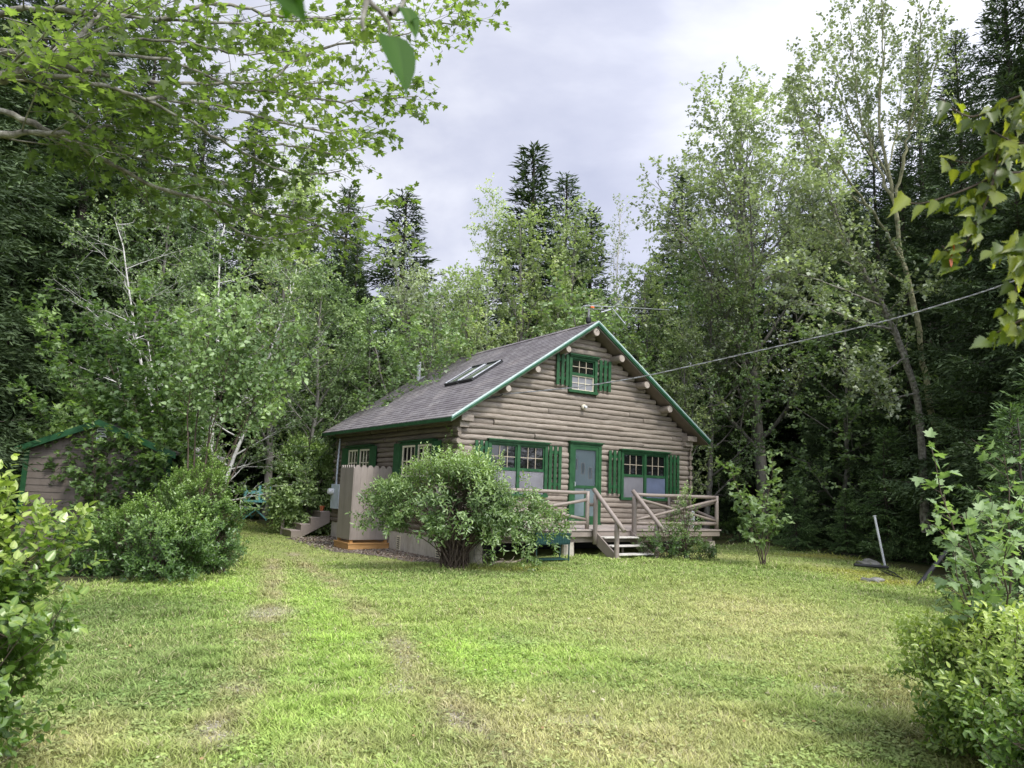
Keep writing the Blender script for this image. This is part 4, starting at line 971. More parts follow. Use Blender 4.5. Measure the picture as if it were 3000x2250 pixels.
for b in [(300, 1850, 2.2, 2.4, DARK, .6), (520, 2010, 1.2, 1.5, DARK, .55), (560, 1820, 1.0, 1.2, MIDG, .5),
          (640, 1725, 1.3, 1.3, LIME, .6), (900, 1760, 1.0, 2.0, LIME, .6), (1030, 1850, .75, 1.5, LIME, .85), (880, 1900, .6, 1.2, LIME, .5), (1100, 1950, .5, .8, LIME, .55), (800, 1640, 1.4, 2.0, OLIVE, .6), (760, 2080, .5, .7, LIME, .55), (720, 2180, .4, .5, LIME, .5), (470, 2200, .3, .4, LIME, .45), (1080, 2080, .4, .5, LIME, .4),
          (1500, 1905, .95, 1.1, LIME, 1.3), (1620, 1940, .6, .6, LIME, 1.1), (1390, 1850, .5, .8, LIME, .5), (1560, 1870, .7, .6, MIDG, .7), (1640, 1960, .4, .4, MIDG, .4), (1250, 1780, .9, 1.4, OLIVE, .6),
          (1380, 1690, 2.4, .9, MIDG, .75), (1350, 1675, 1.5, .6, DARK, .7), (1900, 1665, 2.6, .8, MIDG, .6), (2240, 1675, .9, .9, MIDG, .8), (2100, 1720, 2.2, 1.5, OLIVE, .7), (1750, 1760, 2.0, 1.4, OLIVE, .6),
          (2000, 1850, 2.0, 2.2, DRY, .4), (2250, 1800, 1.4, 2.4, DRY, .5), (1650, 2090, .7, .7, DRY, .5), (1850, 2180, .7, .5, DRY, .55), (1560, 2200, .5, .4, DRY, .5), (2150, 2120, .7, .7, DRY, .5), (2380, 2060, .6, .9, OLIVE, .6), (2450, 1930, .7, 1.0, OLIVE, .5), (250, 2150, .6, .5, DRY, .5), (100, 2230, .5, .4, DRY, .5), (2000, 2230, .5, .3, DRY, .5), (1000, 2200, .4, .4, DRY, .35), (1750, 2020, .5, .6, MIDG, .35), (2050, 1980, .6, .7, MIDG, .35),
          (2430, 1630, 1.5, .8, MOSS, .6), (2520, 1680, 1.1, .6, MOSS, .55), (2600, 1705, .8, .5, MOSS, .65), (1500, 1668, .9, .3, MOSS, .4), (820, 1535, 1.6, 1.8, MOSS, .35), (2680, 2060, .5, 1.0, (.22, .17, .07), .6), (2780, 2200, .5, .5, (.2, .15, .06), .6),
          (790, 1795, .30, .42, BARE, .6, .6)]: blob(*b)
TRK = [PG((1500, 2330), (1420, 2200), (1330, 2085), (1215, 1960), (1120, 1845), (1020, 1750), (930, 1680), (860, 1620)), PG((480, 2330), (600, 2190), (700, 2040), (770, 1900), (795, 1800), (800, 1710), (800, 1640))]
def trackd(x, y):
    d = np.full(np.shape(x), 1e9)
    for P_ in TRK:
        for i in range(len(P_)-1):
            (x1, y1), (x2, y2) = P_[i], P_[i+1]; t = np.clip(((x-x1)*(x2-x1)+(y-y1)*(y2-y1))/((x2-x1)**2+(y2-y1)**2), 0, 1); d = np.minimum(d, np.hypot(x-x1-t*(x2-x1), y-y1-t*(y2-y1)))
    return d
def ground_colour(x, y):
    x = np.asarray(x, float); y = np.asarray(y, float)
    a = fbm(x, y, .55, 1); b = fbm(x, y, 1.9, 4); c = np.empty(x.shape+(3,))
    base = np.array(MIDG)*.45+np.array(OLIVE)*.55; c[:] = base
    k = np.clip((a-.54)*4, -1, 1)[..., None]; c += np.where(k > 0, k*(np.array(DRY)-base)*.45, -k*(np.array(MIDG)-base)*.7)
    k2 = np.clip((b-.56)*5, 0, 1)[..., None]; c += k2*(np.array(LIME)-c)*.4
    bare = np.zeros(x.shape)
    for (bx, by, rx, ry, col, s, br) in blobs:
        d = ((x-bx)/rx)**2 + ((y-by)/ry)**2; w = np.exp(-d**1.3*.9)*s; w = np.clip(w*(.55+.9*b), 0, 1)
        c += w[..., None]*(np.array(col)-c)
        if br: bare = np.maximum(bare, np.clip(np.exp(-d**1.5)*br*(.3+1.3*fbm(x, y, 7, 8)), 0, 1))
    td = trackd(x+.12*(b-.5), y); ft = fbm(x, y, 2.6, 22); ff = fbm(x, y, 9, 25)
    w = np.exp(-(td/.22)**2)*np.clip(.4+1.8*(ft-.3), 0, .92); c += w[..., None]*(np.array([.42, .38, .19])-c)
    near = 1-sstep(5.5, 13, y); bare = np.maximum(bare, np.clip(np.exp(-(td/.16)**2)*np.clip((ft-.42)*5, 0, 1)*(.1+1.25*ff)*(.35+.65*near), 0, .75))
    bare = np.maximum(bare, np.clip((fbm(x, y, 1.7, 31)-.66)*6, 0, .6)*(.3+ff)*near)
    c *= (.82+.36*fbm(x, y, 5, 27))[..., None]; c += (np.clip(fbm(x, y, 11, 29, 2)-.6, 0, 1)*1.2)[..., None]*(np.array(DRY)-c)
    return c, bare
def mkgrid(xs, ys):
    X, Y = np.meshgrid(xs, ys); Z = gz(X, Y); V = np.stack([X, Y, Z], -1).reshape(-1, 3); nx, ny = len(xs), len(ys)
    i, j = np.meshgrid(np.arange(ny-1), np.arange(nx-1), indexing='ij'); a = i*nx+j
    return V, np.stack([a, a+1, a+nx+1, a+nx], -1).reshape(-1, 4)
def axis(lo, hi, flo, fhi, st):
    core = np.arange(flo, fhi+1e-6, st); l = flo - np.geomspace(st*2, flo-lo, 26)[::-1]; h = fhi + np.geomspace(st*2, hi-fhi, 26); return np.concatenate([l, core, h])
V, F = mkgrid(axis(-260, 260, -14, 16, .12), axis(-200, 320, -2, 36, .12))
gc, bare = ground_colour(V[:, 0], V[:, 1]); dl = inpoly(V[:, 0], V[:, 1], lawn_poly)+.5*(fbm(V[:, 0], V[:, 1], 1.3, 6)-.5)
fl = .7*np.stack([.06+.05*fbm(V[:, 0], V[:, 1], 2, 3), .06+.05*fbm(V[:, 0], V[:, 1], 2, 3), .03+0*V[:, 0]], -1)
fl += (np.clip(fbm(V[:, 0], V[:, 1], .8, 12)-.5, 0, 1)*3)[:, None]*(np.array([.05, .085, .02])-fl)
soil = np.array([.13, .11, .06]); lawnc = gc*.5+soil*.3; lawnc += bare[:, None]*(np.array(BARE)-lawnc)
w = sstep(-.25, .25, dl)[:, None]; gcol = fl*(1-w)+lawnc*w
npmesh('ground', V, F, np.full(len(F), 4), 'ground', None, {'gcol': ('FLOAT_COLOR', np.concatenate([gcol, np.ones((len(V), 1))], 1))}, smooth=True)['kind'] = 'structure'
# gravel bed along the cabin wall
mb = MB(); ring = [(-.05, 7.9), (-.75, 8.0), (-1.5, 7.7), (-1.55, 5.5), (-1.62, 3.3), (-1.35, 2.8), (-.95, 1.6), (-.85, .4), (-.7, -.6), (-.05, -1.2)]
pts = []; rr = random.Random(4)
for i in range(len(ring)-1):
    for k in range(10):
        t = k/10; pts.append((ring[i][0]*(1-t)+ring[i+1][0]*t - (rr.uniform(0, .12) if 0 < i < 8 else 0), ring[i][1]*(1-t)+ring[i+1][1]*t))
vs = []
for (x, y) in pts: p = H(x, y, 0); vs.append((p.x, p.y, gzf(p.x, p.y)+.012))
for (x, y) in pts: p = H(-.0, y, 0); vs.append((p.x, p.y, gzf(p.x, p.y)+.02))
n = len(pts); mb.add(vs, [(i, i+1, n+i+1, n+i) for i in range(n-1)]); o = mb.build('gravel_bed', 'gravel', None, fix=False); o['kind'] = 'structure'
rg = np.random.default_rng(8); k = 9000; gx_ = rg.uniform(-1.7, 0, k); gy_ = rg.uniform(-1, 8, k); lim_ = np.interp(gy_, [-1.2, -.6, .4, 1.6, 2.8, 3.3, 7.7, 8], [0, .7, .85, .95, 1.35, 1.62, 1.5, .8]); m_ = -gx_ < lim_
wx = (gx_-HC[0])*cyw-(gy_-HC[1])*syw; wy = (gx_-HC[0])*syw+(gy_-HC[1])*cyw; wx, wy = wx[m_], wy[m_]; k = len(wx)
cc = rg.choice(3, k)[:, None]; cols = np.where(cc == 0, [[.34, .3, .25]], np.where(cc == 1, [[.16, .11, .07]], [[.22, .18, .14]]))*rg.uniform(.6, 1.3, (k, 1))
def chips(name, wx, wy, cols, size, mat='blade', lift=.02):
    k = len(wx); r = np.random.default_rng(5); a = r.random(k)*6.28; s = size*(.5+r.random(k))
    D = np.stack([np.cos(a), np.sin(a), r.normal(size=k)*.3], 1); Nn = np.stack([r.normal(size=k)*.35, r.normal(size=k)*.35, np.ones(k)], 1); D = norm(D); X = norm(np.cross(D, Nn))
    P = np.stack([wx, wy, gz(wx, wy)+lift+.01*r.random(k)], 1); Q = np.array([(-.5, 0), (0, .35), (.5, 0), (0, -.35)])
    Vv = P[:, None]+s[:, None, None]*(Q[None, :, 0, None]*D[:, None]+Q[None, :, 1, None]*X[:, None])
    return npmesh(name, Vv.reshape(-1, 3), np.arange(4*k), np.full(k, 4), mat, None, {'gcol': ('FLOAT_COLOR', np.repeat(np.concatenate([cols, np.ones((k, 1))], 1), 4, 0))})
M['chip'] = attrmat('wood_chip', 'gcol', 0, rough=.9)
tag(chips('bark_mulch', wx, wy, cols, .045, 'chip', .022), label='brown and grey mulch chips along the cabin wall', cat='mulch', kind='stuff')
# grass blades
def blades():
    r = np.random.default_rng(21); XS = []; YS = []
    for (y0, y1, n) in ((2.6, 5, 140000), (5, 7.5, 170000), (7.5, 11, 170000), (11, 17, 150000), (17, 34, 80000)):
        y = r.uniform(y0, y1, n*2); lo = -.75*y-.4; hi = .75*y+.6; x = lo+(hi-lo)*r.random(n*2); p = (y/y1); k = r.random(n*2) < .5+.0*p; XS.append(x[k]); YS.append(y[k])
    x = np.concatenate(XS); y = np.concatenate(YS); d = inpoly(x, y, lawn_poly)+.5*(fbm(x, y, 1.3, 6)-.5)
    c, bare = ground_colour(x, y); hx = x*cyw+y*syw+HC[0]; hy = -x*syw+y*cyw+HC[1]
    k = (d > -.12+.2*r.random(len(x))) & (r.random(len(x)) > bare*1.05) & ~((hx > -.05) & (hx < W+.05) & (hy > -1.85) & (hy < L)) & ~((hx > -1.5) & (hx <= 0) & (hy > -.8) & (hy < 8) & (-hx < np.interp(hy, [-1.2, -.6, .4, 1.6, 2.8, 3.3, 7.7, 8], [0, .7, .85, .95, 1.35, 1.62, 1.5, .8])))
    clump = fbm(x, y, 3.2, 15, 3); k &= r.random(len(x)) < .45+1.1*clump
    x, y, c, clump = x[k], y[k], c[k], clump[k]; n = len(x); dist = np.hypot(x, y)
    lime = np.clip((c[:, 1]-.5)*6, 0, 1)
    h = (.018+.026*r.random(n)+.15*np.clip(clump-.58, 0, 1)+.03*(fbm(x, y, 1.2, 41) > .62)*r.random(n)+.018*lime)*(1+.5*(r.random(n) < .03)); wd = (.0022+.00082*dist)*(.7+.6*r.random(n))
    db = inpoly(x, y, lawn_poly); hx = x*cyw+y*syw+HC[0]; hy = -x*syw+y*cyw+HC[1]; dk = np.hypot(np.maximum(0, np.maximum(-.7-hx, hx-6.9)), np.abs(hy+2.05)); h = h*(1+1.6*np.exp(-(db/.3)**2)*r.random(n)+1.5*np.exp(-(dk/.22)**2)*r.random(n))
    for q_ in (gpix(1335, 1666), gpix(2235, 1660), gpix(2597, 1672), gpix(2683, 1717), gpix(2545, 1660), gpix(1965, 1640)): h = h*(1+1.3*np.exp(-((x-q_[0])**2+(y-q_[1])**2)/.16)*r.random(n))
    a = r.random(n)*6.28; lean = .5+1.3*r.random(n); bend = np.stack([np.cos(a), np.sin(a)], 1)*(h*lean)[:, None]; sd = np.stack([-np.sin(a+r.normal(size=n)*.6), np.cos(a)], 1)*wd[:, None]/2
    z = gz(x, y); P = np.zeros((n, 5, 3)); B = np.stack([x, y, z-.004], 1)
    P[:, 0] = B; P[:, 0, :2] -= sd; P[:, 1] = B; P[:, 1, :2] += sd; md = B.copy(); md[:, :2] += bend*.35; md[:, 2] += h*.62
    P[:, 2] = md; P[:, 2, :2] += sd*.8; P[:, 3] = md; P[:, 3, :2] -= sd*.8; P[:, 4] = B; P[:, 4, :2] += bend; P[:, 4, 2] += h
    ff = (np.arange(n)[:, None]*5+np.array([0, 1, 2, 3, 3, 2, 4])[None]).ravel(); ss = np.tile([4, 3], n)
    col = c*(.72+.56*r.random((n, 1))); dry = r.random(n) < .08+.12*(c[:, 0] > .5); col[dry] = np.array([.6, .55, .32])*(.6+.6*r.random((dry.sum(), 1)))
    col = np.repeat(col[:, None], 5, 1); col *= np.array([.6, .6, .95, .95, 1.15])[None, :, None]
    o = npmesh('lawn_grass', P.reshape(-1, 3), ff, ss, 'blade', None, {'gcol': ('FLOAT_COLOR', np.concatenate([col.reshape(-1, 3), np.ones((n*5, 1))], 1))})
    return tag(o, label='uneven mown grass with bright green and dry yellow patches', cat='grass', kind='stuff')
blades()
def weeds():
    r = np.random.default_rng(33); x = []; y = []
    spots = [(1560, 1900, .9, .45, 2600), (2250, 2010, .7, .45, 1500), (2600, 2160, .8, .4, 2600), (2400, 2080, .5, .3, 900), (2700, 2240, .5, .2, 900), (450, 2120, 1.2, .6, 2600), (250, 2180, .8, .4, 1500), (900, 1880, 1.6, 1.6, 1500), (700, 1980, 1.0, .6, 1300), (1900, 2000, 1.4, .6, 1000), (1500, 2150, 1.5, .4, 900), (1150, 1700, 2, 1., 1800), (800, 1600, 2.5, 2., 1600), (2100, 1750, 3., 1.6, 1500)]
    for px, py, rx, ry, k in spots:
        gx, gy = gpix(px, py); x.append(gx+r.normal(size=k//2)*rx*.6); y.append(gy+r.normal(size=k//2)*max(ry, rx*.8)*.6)
    k = 26000; yy = r.uniform(3, 13, k); x.append((r.random(k)*1.45-.72)*yy); y.append(yy)
    x = np.concatenate(x); y = np.concatenate(y); k = (inpoly(x, y, lawn_poly) > 0) & (fbm(x, y, 4, 3) > .5); x, y = x[k], y[k]; n = len(x)
    c, _ = ground_colour(x, y); col = (c*.7+np.array([.2, .34, .11])*.3)*(.65+.6*r.random((n, 1)))
    X = []; Y = []; CC = []
    for q in range(3): a = r.random(n)*.4+q*2.09; X.append(x+np.cos(a)*.01); Y.append(y+np.sin(a)*.01); CC.append(col*(.9+.1*q))
    return tag(chips('clover', np.concatenate(X), np.concatenate(Y), np.concatenate(CC), .025, 'blade', .026), label='low clover and weed leaves scattered through the grass', cat='clover', kind='stuff')
weeds()
r = np.random.default_rng(44); k = 160000; yy = r.uniform(3, 12, k); xx = (r.random(k)*1.45-.72)*yy; _, bb = ground_colour(xx, yy); m_ = (r.random(k) < np.clip(bb*1.3-.2, 0, 1)) & (inpoly(xx, yy, lawn_poly) > 0)
cc = np.array([[.5, .47, .42]])*r.uniform(.35, 1.2, (m_.sum(), 1))*r.uniform(.94, 1.06, (m_.sum(), 3))
tag(chips('pebbles', xx[m_], yy[m_], cc, .016, 'chip', .004), label='small grey pebbles showing in the worn wheel tracks', cat='pebbles', kind='stuff')
k = 1500; yy = r.uniform(3, 24, k); xx = (r.random(k)*1.45-.72)*yy; m_ = inpoly(xx, yy, lawn_poly) > .2; cc = np.where(r.random((m_.sum(), 1)) < .5, [[.42, .28, .14]], [[.5, .46, .3]])*r.uniform(.5, 1.0, (m_.sum(), 1))
tag(chips('fallen_leaves', xx[m_], yy[m_], cc, .026, 'chip', .03), label='scattered dry fallen leaves on the lawn', cat='leaf litter', kind='stuff')

# ================================================================ SHRUBS
def make_shrub(name, seed, rx, ry, h, nterm, tpl, leaf, mat, label, px=None, d=None, pos=None, stems=40, k=6, shoot=.14, lump=.35, cz=.5, shell=.55, arch=0., sprigs=0, stem_r=.009, rust=0, cat='shrub', group=None, tinto=0., zmin=.06, upf=.55, stemmat='twig', base_r=.15, gap=.85, arcs=(), gthr=.455):
    r = np.random.default_rng(seed); P = []; D = []; Nn = []; S = []; ti = []; tips = []
    T = Tubes(); c = np.array([0, 0, h*cz]); Rr = np.array([rx, ry, h*(1-cz)]); o = r.random(3)*20
    def spray(p, sd, ln, kk, tb, sz=1.):
        p = np.atleast_2d(p); sd = norm(np.atleast_2d(sd)); m = len(p); ln = np.broadcast_to(ln, m); tb = np.broadcast_to(tb, m)
        u = norm(np.cross(sd, np.where(np.abs(sd[:, 2:]) < .9, [[.2, .3, 1.]], [[1., .1, 0]]))); w = np.cross(sd, u); a0 = r.random(m)*6.28
        for q in range(kk):
            f = (q+.5)/kk; a = (a0+q*2.4)[:, None]; side = u*np.cos(a)+w*np.sin(a)
            P.append(p+sd*(ln*f)[:, None]+side*leaf*.1); D.append(norm(sd*(.35+.5*f)+side*(1.05-.5*f)+norm(r.normal(size=(m, 3)))*.25))
            Nn.append(norm(sd*.9+np.array([0, 0, .5])-side*.2+norm(r.normal(size=(m, 3)))*.35)); S.append(leaf*sz*(.65+.6*r.random(m))); ti.append(tb+.22*f+.25*r.random(m)-.12)
    v = norm(r.normal(size=(nterm*5, 3))); nt0 = len(v); rho = shell+(1-shell)*r.random(nt0)**.7
    lm = 1+lump*(2*fbm(v[:, 0]*1.3+o[0]+v[:, 2], v[:, 1]*1.3+o[1]-v[:, 2], 1.5, seed % 7, 3)-1)*1.6
    p = c+v*Rr*(rho*lm)[:, None]
    if arch: p[:, 2] -= arch*np.maximum(0, np.hypot(p[:, 0]/rx, p[:, 1]/ry)-.5)**1.5*h
    ok = (p[:, 2] > zmin) & ~((fbm(p[:, 0]+o[2], p[:, 1]*.7+p[:, 2], 3.2/max(rx, .5), 5, 3) < gthr) & (r.random(nt0) < gap))
    p = p[ok][:nterm]; v = v[ok][:nterm]; rho = rho[ok][:nterm]; m = len(p); tips = p
    sd = norm(v*.75+np.array([0, 0, upf])+norm(r.normal(size=(m, 3)))*.45)
    if arch: lo = p[:, 2] < h*.55; sd[lo] = norm(v[lo]*.8+np.array([0, 0, -.25])+norm(r.normal(size=(lo.sum(), 3)))*.4)
    ln = shoot*(.6+.8*r.random(m)); tb = .18+.42*(rho-shell)/(1-shell)*(.55+.45*np.maximum(-.3, v[:, 2]))+.22*np.maximum(0, v[:, 2])+tinto  # outer and upper leaves lighter, inner darker: light and shade painted by tint
    spray(p, sd, ln, k, tb)
    for i in range(0, m, 3): T.add([p[i]-sd[i]*ln[i]*.9+rv(r)*.02, p[i], p[i]+sd[i]*ln[i]], [.0028, .0022, .0012], 3)
    for tip in arcs:
        b = np.array([r.normal()*.12, r.normal()*.1, .1]); q = np.array(tip, float); m_ = b*.35+q*.65; m_[2] = max(q[2], h*.55)+h*.28; s = np.linspace(0, 1, 16)[:, None]; pts = (1-s)**2*b+2*s*(1-s)*m_+s*s*q
        T.add(pts, np.linspace(stem_r, .003, 16), 5); dd = norm(np.gradient(pts, axis=0)); kk = 40; ii = r.integers(6, 16, kk)
        spray(pts[ii]+r.normal(size=(kk, 3))*.06, dd[ii]+norm(r.normal(size=(kk, 3)))*.8, shoot*(.4+.5*r.random(kk)), k, .35+.25*r.random(kk))
    for i in range(stems):
        e = tips[int(r.random()*len(tips))]; b = np.array([r.normal()*base_r*rx, r.normal()*base_r*ry, -.05]); m = b*.45+e*.55; m[:2] *= .62; m[2] += h*.14
        s = np.linspace(0, 1, 8)[:, None]; pts = (1-s)**2*b+2*s*(1-s)*m+s*s*e; pts[1:-1] += r.normal(size=(6, 3))*.012*h; T.add(pts, np.linspace(stem_r*(.8+.5*r.random()), .0025, 8), 5)
        for q in range(3):
            a = pts[4+q]; e2 = tips[int(r.random()*len(tips))]; 
            if np.linalg.norm(e2-a) < h*.35: T.add([a, (a+e2)/2+rv(r)*.03*h, e2], [stem_r*.5, stem_r*.35, .002], 4)
    for i in range(sprigs):
        a = r.random()*6.28; rr_ = r.random()**.5*.8; b = np.array([math.cos(a)*rx*rr_, math.sin(a)*ry*rr_, h*(cz+(1-cz)*math.sqrt(max(0, 1-rr_**2))*.85)]); ln = h*(.1+.15*r.random()); sd = unit(np.array([math.cos(a)*.25, math.sin(a)*.25, 1])+rv(r)*.12)
        T.add([b-sd*ln*.6, b, b+sd*ln], [.004, .003, .0015], 4); spray(b, sd, ln, int(ln/leaf*4.5), .62, .8)
    x, y = (pos if pos else xy(px, d)); root = empty(name, (x, y, gzf(x, y)), label=label, cat=cat, group=group)
    T.build('stems', stemmat, root); P, D, Nn, S, ti = (np.concatenate(q) for q in (P, D, Nn, S, ti)); leaves('foliage', tpl, P, D, Nn, S, ti, mat, root); return root
gp = gpix
b1 = gp(1335, 1666)
make_shrub('flowering_bush', 101, 1.42, 1.15, 2.12, 1900, T_NARROW, .082, 'leaf_weigela', 'wide arching green bush in front of the left end of the deck', pos=(b1[0]-.02, b1[1]), stems=80, k=8, shoot=.26, gap=1., gthr=.48, arch=.5, sprigs=26, stem_r=.014, base_r=.11, cz=.66, lump=.5, shell=.4, zmin=.72, tinto=.04, arcs=[(-1.95, .1, 1.0), (-1.75, -.3, .85), (-1.9, .3, 1.35), (2.1, -.2, .85), (1.9, -.5, .6), (1.6, -.5, .3), (1.35, -.7, .4), (2.15, .0, 1.0), (-1.2, -.8, .8), (.8, -1.1, .5), (1.1, -.9, .9), (-1.5, -.5, 1.4), (1.7, .2, 1.3), (-1.6, .2, 1.5)])
x, y = gp(1965, 1640); make_shrub('low_bush', 102, .62, .42, .72, 330, T_FOLD, .05, 'leaf_shrub', 'small leafy bush growing against the deck right of the steps', pos=(x, y+.15), stems=25, k=7, shoot=.14, sprigs=6, cz=.5)
make_shrub('low_bush', 112, .24, .22, 1.5, 100, T_FOLD, .05, 'leaf_weigela', 'tall thin bush sprig reaching through the deck rail right of the steps', pos=(x+.35, y+.1), stems=12, k=7, shoot=.16, sprigs=4, cz=.6)
make_shrub('low_bush', 113, .5, .3, .35, 160, T_FOLD, .05, 'leaf_shrub', 'low trailing bush in front of the right deck pier', pos=(x+.65, y+.2), stems=12, k=6, cz=.45)
x, y = gp(880, 1564); make_shrub('rear_bush', 103, .88, .85, 3.2, 2400, T_FOLD, .11, 'leaf_weigela', 'rounded green bush left of the side steps', pos=(x, y), stems=45, k=7, shoot=.28, sprigs=18, stem_r=.014, cz=.52, arch=.2, tinto=.3)
x, y = gp(600, 1692); make_shrub('azalea_shrub', 104, .66, .68, 1.85, 2500, T_FOLD, .05, 'leaf_shrub', 'dense round azalea shrub with bare inner stems at the lawn edge', pos=(x-.36, y+.55), stems=130, k=7, shoot=.1, stem_r=.01, lump=.42, cz=.47, shell=.6, sprigs=16, base_r=.3, gap=.95)
x, y = gp(560, 1665); make_shrub('azalea_shrub', 105, .33, .33, 2.45, 650, T_FOLD, .05, 'leaf_shrub', 'tall yellowish tuft of azalea rising behind the round shrub', pos=(x-.1, y+.6), stems=30, k=7, shoot=.1, cz=.62, sprigs=6, tinto=.15)
x, y = gp(385, 1712); make_shrub('azalea_shrub', 106, .95, .7, 1.15, 1900, T_FOLD, .055, 'leaf_shrub', 'low spreading dark green shrub in front of the shed saplings', pos=(x, y+.55), stems=60, k=7, shoot=.11, cz=.45, lump=.5, sprigs=14, gap=.95)
x, y = gp(250, 1690); make_shrub('azalea_shrub', 107, .8, .7, 1.1, 1100, T_FOLD, .055, 'leaf_shrub', 'shaded low shrub at the left end of the lawn edge', pos=(x-.1, y+.6), stems=30, k=7, shoot=.1, cz=.45, tinto=-.15)
x, y = gp(480, 1680); make_shrub('azalea_shrub', 108, .6, .6, 1.65, 1100, T_FOLD, .055, 'leaf_shrub', 'leafy shrub between the saplings and the round azalea', pos=(x, y+.7), stems=50, k=7, shoot=.12, cz=.5, tinto=-.05)
make_shrub('foreground_shrub', 109, .68, .64, 1.52, 2600, T_OV, .052, 'leaf_bright', 'big shrub with glossy yellow green leaves at the left edge', pos=(-2.95, 3.75), stems=40, k=7, shoot=.13, cz=.45, lump=.42, shell=.55, sprigs=14, gap=.95, stem_r=.01, tinto=-.05)
make_shrub('foreground_shrub', 110, .72, .7, .94, 3000, T_FOLD, .04, 'leaf_bright', 'dense small leaved shrub in the right foreground', pos=(3.32, 4.65), stems=60, k=7, shoot=.09, cz=.42, lump=.48, shell=.55, sprigs=20, gap=.95, tinto=.08)
make_shrub('foreground_shrub', 111, .8, .6, .8, 1500, T_FOLD, .04, 'leaf_bright', 'low dark shrub in the lower right corner', pos=(3.2, 3.9), stems=40, k=7, shoot=.09, cz=.42, shell=.6, tinto=-.15)
for i, (px, py, rr_, hh, mt_) in enumerate([(2170, 1588, .7, .6, 'leaf_shrub'), (2330, 1600, .9, .75, 'leaf_shrub'), (2390, 1590, .6, .6, 'leaf_mid'), (2480, 1610, .8, .5, 'leaf_shrub'), (2560, 1625, .8, .55, 'leaf_shrub'), (2680, 1650, .9, .6, 'leaf_mid'), (2760, 1640, .9, .9, 'leaf_shrub'), (2120, 1560, .7, .8, 'leaf_weigela')]):
    x, y = gp(px, py); make_shrub('wood_edge_shrub', 130+i, rr_, .6, hh, 300, T_FOLD, .06, mt_, ['knee high shrub beside the grey maple trunk', 'bushy undergrowth right of the maple trunk', 'small shrub under the thin sapling', 'low undergrowth left of the metal pole', 'low undergrowth behind the metal pole', 'dark undergrowth right of the metal pole', 'taller undergrowth behind the leaning post', 'pale shrub behind the right end of the deck'][i], pos=(x, y+.4), stems=14, k=6, shoot=.13, cz=.4, group='undergrowth at the wood edge', tinto=-.12)
# planter flowers
fx, fy, fz = H(.9, -2.45, g5+.58); 
fl_ = make_shrub('planter_flowers', 140, .42, .18, .26, 110, T_FOLD, .045, 'leaf_weigela', 'trailing plant with small pink and white flowers in the planter', pos=(fx, fy), stems=10, k=6, shoot=.08, cz=.4, cat='plant'); fl_.location.z = fz; fl_.rotation_euler.z = YAW
r = np.random.default_rng(3); k = 26; leaves('blossom', T_WIDE, np.stack([r.uniform(-.4, .2, k), r.uniform(-.15, .1, k), r.uniform(.12, .26, k)], 1), r.normal(size=(k, 3)), r.normal(size=(k, 3))+[0, 0, 1], np.full(k, .04), r.random(k), 'petal', fl_)
# climbing vine at the corner
vn = make_shrub('climbing_vine', 141, .26, .22, 2.9, 330, T_FOLD, .06, 'leaf_shrub', 'dark climbing vine on the front left corner of the cabin', pos=tuple(H(-.15, .12, 0).xy), stems=14, k=5, shoot=.12, cz=.62, cat='vine', tinto=-.15, shell=.3)
for q_ in ():
    pass

# ================================================================ TREES
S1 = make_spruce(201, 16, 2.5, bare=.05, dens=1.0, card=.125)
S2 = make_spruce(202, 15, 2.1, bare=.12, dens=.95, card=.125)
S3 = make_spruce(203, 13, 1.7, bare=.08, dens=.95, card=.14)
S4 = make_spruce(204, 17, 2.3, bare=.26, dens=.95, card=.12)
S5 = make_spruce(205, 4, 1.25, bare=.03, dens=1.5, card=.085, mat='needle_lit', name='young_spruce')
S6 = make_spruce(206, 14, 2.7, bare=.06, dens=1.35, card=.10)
def top_h(px, ytop, d): x, y = at(px, ytop, d).x, d; return at(px, ytop, d).z - gzf(x, y)
def P(proto, px, ytop, d, label, cat='tree', group=None, sxy=1., rz=None, tilt=(0, 0), pxb=None):
    x, y = at(px, ytop, d).x, d
    return place(proto, x, y, top_h(px, ytop, d), R.uniform(0, 6.28) if rz is None else rz, label, cat, group, sxy, tilt)
SIL = 'spruces rising behind the cabin clearing'
for pr, px, yt, d, lab, sx_ in [
    (S1, 1024, 545, 37, 'spruce whose top shows behind the maple tips left of centre', 1.35), (S2, 1192, 560, 34, 'lone pointed spruce against the sky left of the birch', 1.75),
    (S3, 1562, 428, 37, 'tallest slender spruce above the cabin, left of its pair', 1.6), (S2, 1660, 505, 35, 'dense dark spruce just right of the tallest one above the cabin', 1.4),
    (S3, 1732, 615, 36, 'shorter spruce at the right shoulder of the pair above the cabin', 1.5), (S1, 1998, 500, 38, 'pointed spruce behind the big maple, left side', 1.4), (S2, 2178, 498, 37, 'spruce top showing through the crown of the big maple', 1.3),
    (S3, 2320, 640, 33, 'spruce between the big maple and the tall sparse tree', 1.3), (S1, 2460, 560, 28, 'spruce below the crown of the tall sparse tree', .8), (S2, 2560, 380, 26, 'dark spruce left behind the lichen covered trunk', 1.0),
    (S1, 2680, 125, 25, 'tall spruce right behind the lichen covered trunk', .85), (S6, 2800, 90, 20, 'dark spruce with its top left of the upper right corner', .9), (S6, 2935, -160, 16.5, 'nearest tall spruce filling the upper right corner', .9),
    (S4, 3120, -300, 15.5, 'tall spruce cut off by the right edge', 1.), (S6, 2440, 760, 23, 'spruce in front of the dark wood right of the grey maple trunk', .9), (S2, 2640, 420, 21, 'spruce standing behind the birch stems on the right', 1.0)]:
    P(pr, px, yt, d, lab, group=SIL, sxy=sx_)
